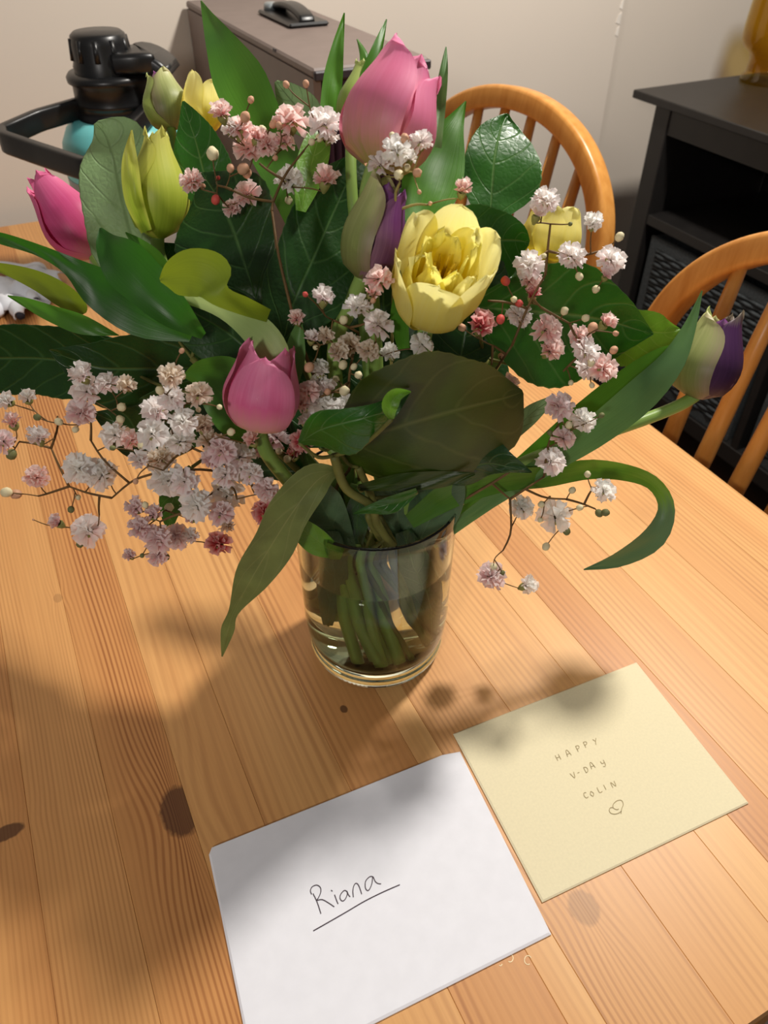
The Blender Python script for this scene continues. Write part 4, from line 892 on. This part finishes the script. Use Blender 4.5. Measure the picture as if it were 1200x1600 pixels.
def sprig(label, trunk, flowers, buds, y0, hubs, mat='gyp_stem', seed=1, slope=0.0, jit=0.012):
    rnd = random.Random(seed)
    t = thing('babys_breath_sprig', label, 'flower', VC + ZZ * 0.025, "sprigs of baby's breath in the bouquet")
    off = wloc(t)
    m = MB()
    P = [B(*s) for s in trunk]
    pts = P + into_vase(P[-1])
    tr = catv(pts, 36); m.tube(tr, [0.0008 + 0.0010 * i / 36 for i in range(37)], 6)
    nodes = tr[:12]
    def yy(u, v): return y0 + slope * (600 - v) / 600 + (rnd.random() - 0.5) * 2 * jit
    def connect(p, r, bend=True):
        nr = min(nodes, key=lambda q_: (q_ - p).length + (0.0 if q_.z < p.z + 0.02 else 0.02))
        mid = lerp(nr, p, 0.55) + V((rnd.random() - .5, rnd.random() - .5, rnd.random() - .5)) * (p - nr).length * 0.16
        c = catv([nr, mid, p], 7); m.tube(c, [r * 1.25 - r * 0.4 * i / 7 for i in range(8)], 5)
        return c
    for u, v, y in hubs:
        p = B(u, v, y); c = connect(p, 0.0008); nodes.extend(c[2:])
    fl = [(u, v, r, k, 0) for u, v, r, k in flowers] + [(u, v, r, k, 1) for u, v, r, k in buds]
    tg = []
    for u, v, r, k, isb in fl: tg.append((B(u, v, yy(u, v)), r, k, isb))
    tg.sort(key=lambda q_: min((n_ - q_[0]).length for n_ in nodes))
    for p, r, k, isb in tg:
        rr = r * pxm(p) * (1.0 if isb else 1.16)
        if isb:
            c = connect(p, 0.00042); nodes.append(c[4])
            o = bpy.data.objects.new('bud', BUD[k]); ax = (c[-1] - c[-3]).normalized()
            s = rr * 0.9
        else:
            tocam = (CAM - p).normalized()
            out = (p - (VC + ZZ * 0.15)).normalized()
            ax = (out * 0.5 + ZZ * 0.95 + tocam * 0.55 + RT * 0.2 + V((rnd.random() - .5, rnd.random() - .5, rnd.random() - .5)) * 1.0).normalized()
            c = connect(p - ax * rr * 0.65, 0.00045); nodes.append(c[4])
            big = r >= 17
            o = bpy.data.objects.new('blossom', POM[k][rnd.choice((0, 0, 1, 1, 2) if big else (1, 2, 3, 3))])
            s = rr * (1.0 if big else 1.05)
        o.parent = t; o.location = p - off; o.scale = (s, s, s)
        o.rotation_mode = 'QUATERNION'; o.rotation_quaternion = ax.to_track_quat('Z', 'Y') @ Quaternion(ZZ, rnd.random() * 6)
        COL.objects.link(o)
        if not isb:
            cx = bpy.data.objects.new('calyx', CAL); cx.parent = o; COL.objects.link(cx)
    m.done('stem', M[mat], t)
    return t

sprig("pink baby's breath above the dark leaves at upper left", [(425, 330, .035), (440, 420, .01), (480, 560, -.005), (560, 740, .0)],
      [(347, 180, 18, 'gp'), (375, 203, 20, 'gp'), (388, 232, 21, 'gp'), (362, 205, 15, 'gl'), (418, 226, 17, 'gp'), (401, 218, 15, 'gp'), (300, 283, 17, 'gp'), (387, 304, 20, 'gp'), (363, 325, 13, 'gp'), (452, 281, 20, 'gw'),
       (508, 284, 21, 'gp'), (456, 190, 25, 'gp'), (508, 194, 24, 'gl'), (445, 222, 14, 'gp'), (514, 218, 13, 'gl')],
      [(332, 240, 11, 'bc'), (392, 156, 6, 'bt'), (478, 131, 6, 'bt'), (447, 132, 6, 'bt'), (383, 183, 9, 'bt'), (410, 205, 9, 'bc'), (427, 194, 7, 'bt'), (337, 312, 8, 'br'), (360, 263, 7, 'bt'), (380, 264, 10, 'bt'), (386, 271, 8, 'bt'), (451, 313, 7, 'bc'),
       (341, 278, 4, 'br'), (430, 247, 5, 'bt'), (317, 291, 5, 'bt'), (436, 196, 6, 'bt'), (487, 222, 6, 'bc'), (499, 216, 7, 'bc')],
      .05, [(427, 315, .04), (362, 297, .05), (475, 235, .06), (405, 255, .055), (340, 290, .055)], seed=3, slope=0.03)
sprig("white baby's breath between the large pink and central violet tulips", [(618, 300, .005), (615, 420, .02), (610, 600, .01), (600, 740, .0)],
      [(620, 236, 21, 'gw'), (657, 222, 17, 'gl'), (595, 258, 18, 'gl'), (722, 300, 16, 'gp'), (640, 250, 12, 'gw')],
      [(632, 217, 9, 'bt'), (636, 262, 6, 'bc'), (652, 270, 8, 'bt'), (613, 212, 6, 'bc'), (623, 273, 9, 'bc'), (655, 300, 4, 'bt'), (672, 318, 4, 'bt')],
      .008, [(625, 285, .005), (668, 320, .01)], 'gyp_stem_light', seed=5)
sprig("white baby's breath filling the centre between pink and yellow tulips", [(560, 520, .0), (545, 600, -.01), (550, 720, -.015)],
      [(592, 436, 20, 'gp'), (505, 468, 18, 'gl'), (559, 480, 19, 'gw'), (591, 508, 21, 'gl'), (611, 555, 15, 'gw'), (659, 538, 17, 'gw'), (464, 500, 13, 'gp'), (486, 531, 13, 'gl'), (548, 542, 18, 'gt'), (527, 552, 17, 'gt'), (575, 548, 15, 'gt'),
       (500, 582, 16, 'gw'), (497, 600, 16, 'gw'), (580, 460, 15, 'gp'), (482, 612, 15, 'gp'), (470, 632, 18, 'gp'), (504, 636, 23, 'gw'), (545, 635, 18, 'gw'), (520, 642, 16, 'gw'), (478, 660, 16, 'gl'), (432, 684, 21, 'gm'), (410, 698, 17, 'gm'),
       (470, 690, 15, 'gr'), (460, 712, 15, 'gr'), (510, 528, 14, 'gt'), (620, 628, 13, 'gt'), (512, 612, 16, 'gl')],
      [(537, 500, 8, 'bc'), (583, 470, 5, 'bt'), (536, 570, 8, 'bc'), (553, 573, 6, 'bc'), (560, 586, 7, 'bc'), (525, 592, 6, 'bc'), (483, 574, 9, 'bt'), (512, 612, 6, 'bt'), (538, 611, 9, 'bc'), (480, 648, 9, 'bc'), (477, 460, 5, 'br'), (449, 717, 7, 'bc'), (436, 705, 6, 'bc'),
       (493, 543, 5, 'bc'), (585, 546, 9, 'bc'), (522, 541, 6, 'bc')],
      -.02, [(540, 555, -.01), (520, 500, -.01), (500, 620, -.03), (580, 500, -.01), (470, 680, -.04)], seed=9)
sprig("pink baby's breath rising over the large right leaf", [(800, 540, -.005), (760, 600, -.01), (700, 700, -.01), (640, 790, -.01)],
      [(853, 314, 19, 'gl'), (838, 338, 15, 'gl'), (926, 351, 15, 'gw'), (893, 401, 20, 'gl'), (955, 407, 20, 'gl'), (946, 432, 12, 'gm'), (827, 415, 21, 'gl'), (827, 440, 16, 'gp'), (831, 464, 15, 'gr'), (811, 494, 18, 'gl'), (853, 515, 21, 'gp'), (858, 548, 20, 'gp'),
       (750, 510, 22, 'gr'), (945, 506, 16, 'gp'), (905, 528, 18, 'gp'), (915, 550, 20, 'gl'), (918, 575, 17, 'gl'), (942, 576, 20, 'gp'), (715, 595, 21, 'gr'), (790, 607, 19, 'gp')],
      [(790, 439, 8, 'br'), (782, 499, 8, 'br'), (968, 370, 8, 'bc'), (905, 432, 7, 'bc'), (931, 452, 7, 'bc'), (882, 486, 7, 'bc'), (915, 497, 7, 'bc'), (926, 512, 9, 'bt'), (959, 547, 7, 'bt'), (962, 521, 5, 'bt'), (892, 598, 5, 'bc'), (925, 602, 5, 'bc'), (783, 556, 6, 'bt'),
       (732, 619, 6, 'bt'), (803, 468, 6, 'bc'), (811, 474, 7, 'br'), (850, 400, 5, 'bc'), (891, 350, 4, 'bg'), (722, 512, 7, 'bt'), (923, 567, 7, 'bc')],
      -.005, [(852, 430, .01), (860, 350, .02), (845, 480, .005), (890, 505, .0), (915, 545, .0), (770, 540, -.01), (768, 570, -.02), (880, 580, .0), (945, 390, .02), (762, 470, .0)], seed=11, slope=0.04)
sprig("sparse white baby's breath drooping to the right above the table", [(800, 735, -.03), (760, 760, -.03), (700, 790, -.025)],
      [(873, 635, 20, 'gm'), (911, 658, 18, 'gw'), (880, 685, 16, 'gm'), (861, 721, 20, 'gl'), (815, 794, 17, 'gw'), (867, 808, 25, 'gw'), (943, 767, 17, 'gw'), (768, 901, 20, 'gm'), (821, 916, 15, 'gw')],
      [(940, 649, 5, 'bg'), (859, 676, 5, 'bg'), (889, 664, 7, 'bc'), (918, 741, 6, 'bc'), (894, 766, 6, 'bc'), (906, 793, 6, 'bc'), (936, 802, 7, 'bg'), (946, 801, 7, 'bg'), (885, 830, 7, 'bg'), (853, 854, 7, 'bc'), (771, 886, 7, 'bc'), (785, 895, 5, 'bg'), (846, 788, 6, 'bc'), (844, 812, 5, 'bc')],
      -.015, [(797, 780, -.03), (786, 860, -.03), (850, 745, -.02), (885, 780, -.015), (930, 795, -.01), (860, 775, -.02), (875, 660, .01), (925, 765, -.01)], seed=13, jit=.006)
sprig("dense white baby's breath at lower left, below the rose pink tulip", [(300, 700, -.04), (400, 745, -.04), (480, 800, -.03)],
      [(268, 588, 18, 'gt'), (310, 617, 19, 'gt'), (268, 622, 18, 'gl'), (246, 644, 22, 'gl'), (286, 660, 20, 'gw'), (238, 678, 22, 'gw'), (282, 690, 21, 'gw'), (262, 752, 25, 'gw'), (288, 752, 20, 'gl'), (308, 790, 23, 'gw'), (355, 775, 23, 'gw'), (352, 742, 20, 'gl'),
       (372, 738, 15, 'gw'), (345, 802, 18, 'gm'), (299, 840, 14, 'gl'), (341, 850, 18, 'gr'), (275, 838, 18, 'gm'), (248, 843, 20, 'gm'), (212, 795, 16, 'gm'), (218, 825, 17, 'gm'), (204, 869, 10, 'gm'), (246, 868, 14, 'gm'), (375, 714, 21, 'gl'), (346, 704, 20, 'gm'), (328, 690, 17, 'gt'),
       (413, 800, 18, 'gr'), (416, 765, 17, 'gm'), (218, 720, 16, 'gl'), (252, 718, 20, 'gt'), (330, 720, 16, 'gm'), (240, 805, 16, 'gm'), (392, 740, 15, 'gl'), (300, 810, 14, 'gm'), (356, 822, 15, 'gt'), (316, 668, 16, 'gt'), (395, 690, 16, 'gp')],
      [(285, 588, 6, 'bc'), (343, 636, 5, 'bc'), (284, 548, 5, 'bt'), (221, 697, 7, 'bc'), (361, 675, 7, 'bc'), (227, 789, 6, 'bc'), (264, 793, 8, 'bc'), (237, 846, 7, 'bc'), (212, 752, 5, 'bt'), (222, 868, 4, 'bg'), (310, 640, 5, 'bc'), (176, 700, 5, 'bg'), (260, 870, 6, 'bg'), (250, 610, 8, 'bc'), (342, 755, 5, 'bc')],
      -.06, [(255, 735, -.06), (270, 650, -.05), (330, 730, -.06), (290, 800, -.065), (250, 815, -.065), (370, 780, -.065), (315, 620, -.04)], seed=17)
sprig("airy white baby's breath reaching the left frame edge over the table", [(240, 740, -.03), (330, 735, -.035), (420, 770, -.035), (490, 810, -.03)],
      [(130, 588, 20, 'gl'), (136, 612, 22, 'gl'), (127, 645, 20, 'gm'), (168, 600, 17, 'gl'), (61, 686, 18, 'gl'), (21, 663, 16, 'gp'), (44, 624, 15, 'gw'), (14, 628, 16, 'gw'), (5, 690, 16, 'gm'), (180, 680, 20, 'gw'), (206, 688, 15, 'gp'), (124, 732, 22, 'gw'), (160, 742, 23, 'gw'), (144, 735, 18, 'gl'),
       (57, 746, 17, 'gp'), (92, 818, 14, 'gm'), (138, 829, 23, 'gl'), (200, 604, 15, 'gt')],
      [(10, 769, 9, 'bc'), (25, 772, 9, 'bt'), (18, 710, 9, 'bg'), (58, 652, 6, 'bg'), (92, 659, 7, 'bc'), (118, 671, 6, 'bc'), (111, 796, 6, 'bg'), (125, 850, 7, 'bg'), (122, 777, 5, 'bc'), (190, 636, 8, 'bc'), (188, 655, 7, 'bc'), (209, 603, 5, 'bc'), (52, 812, 2, 'bt')],
      -.02, [(175, 778, -.03), (142, 688, -.015), (140, 640, -.01), (108, 760, -.025), (60, 775, -.02), (80, 700, -.01), (155, 805, -.03), (30, 690, -.01), (90, 650, -.005)], seed=23, jit=.008)
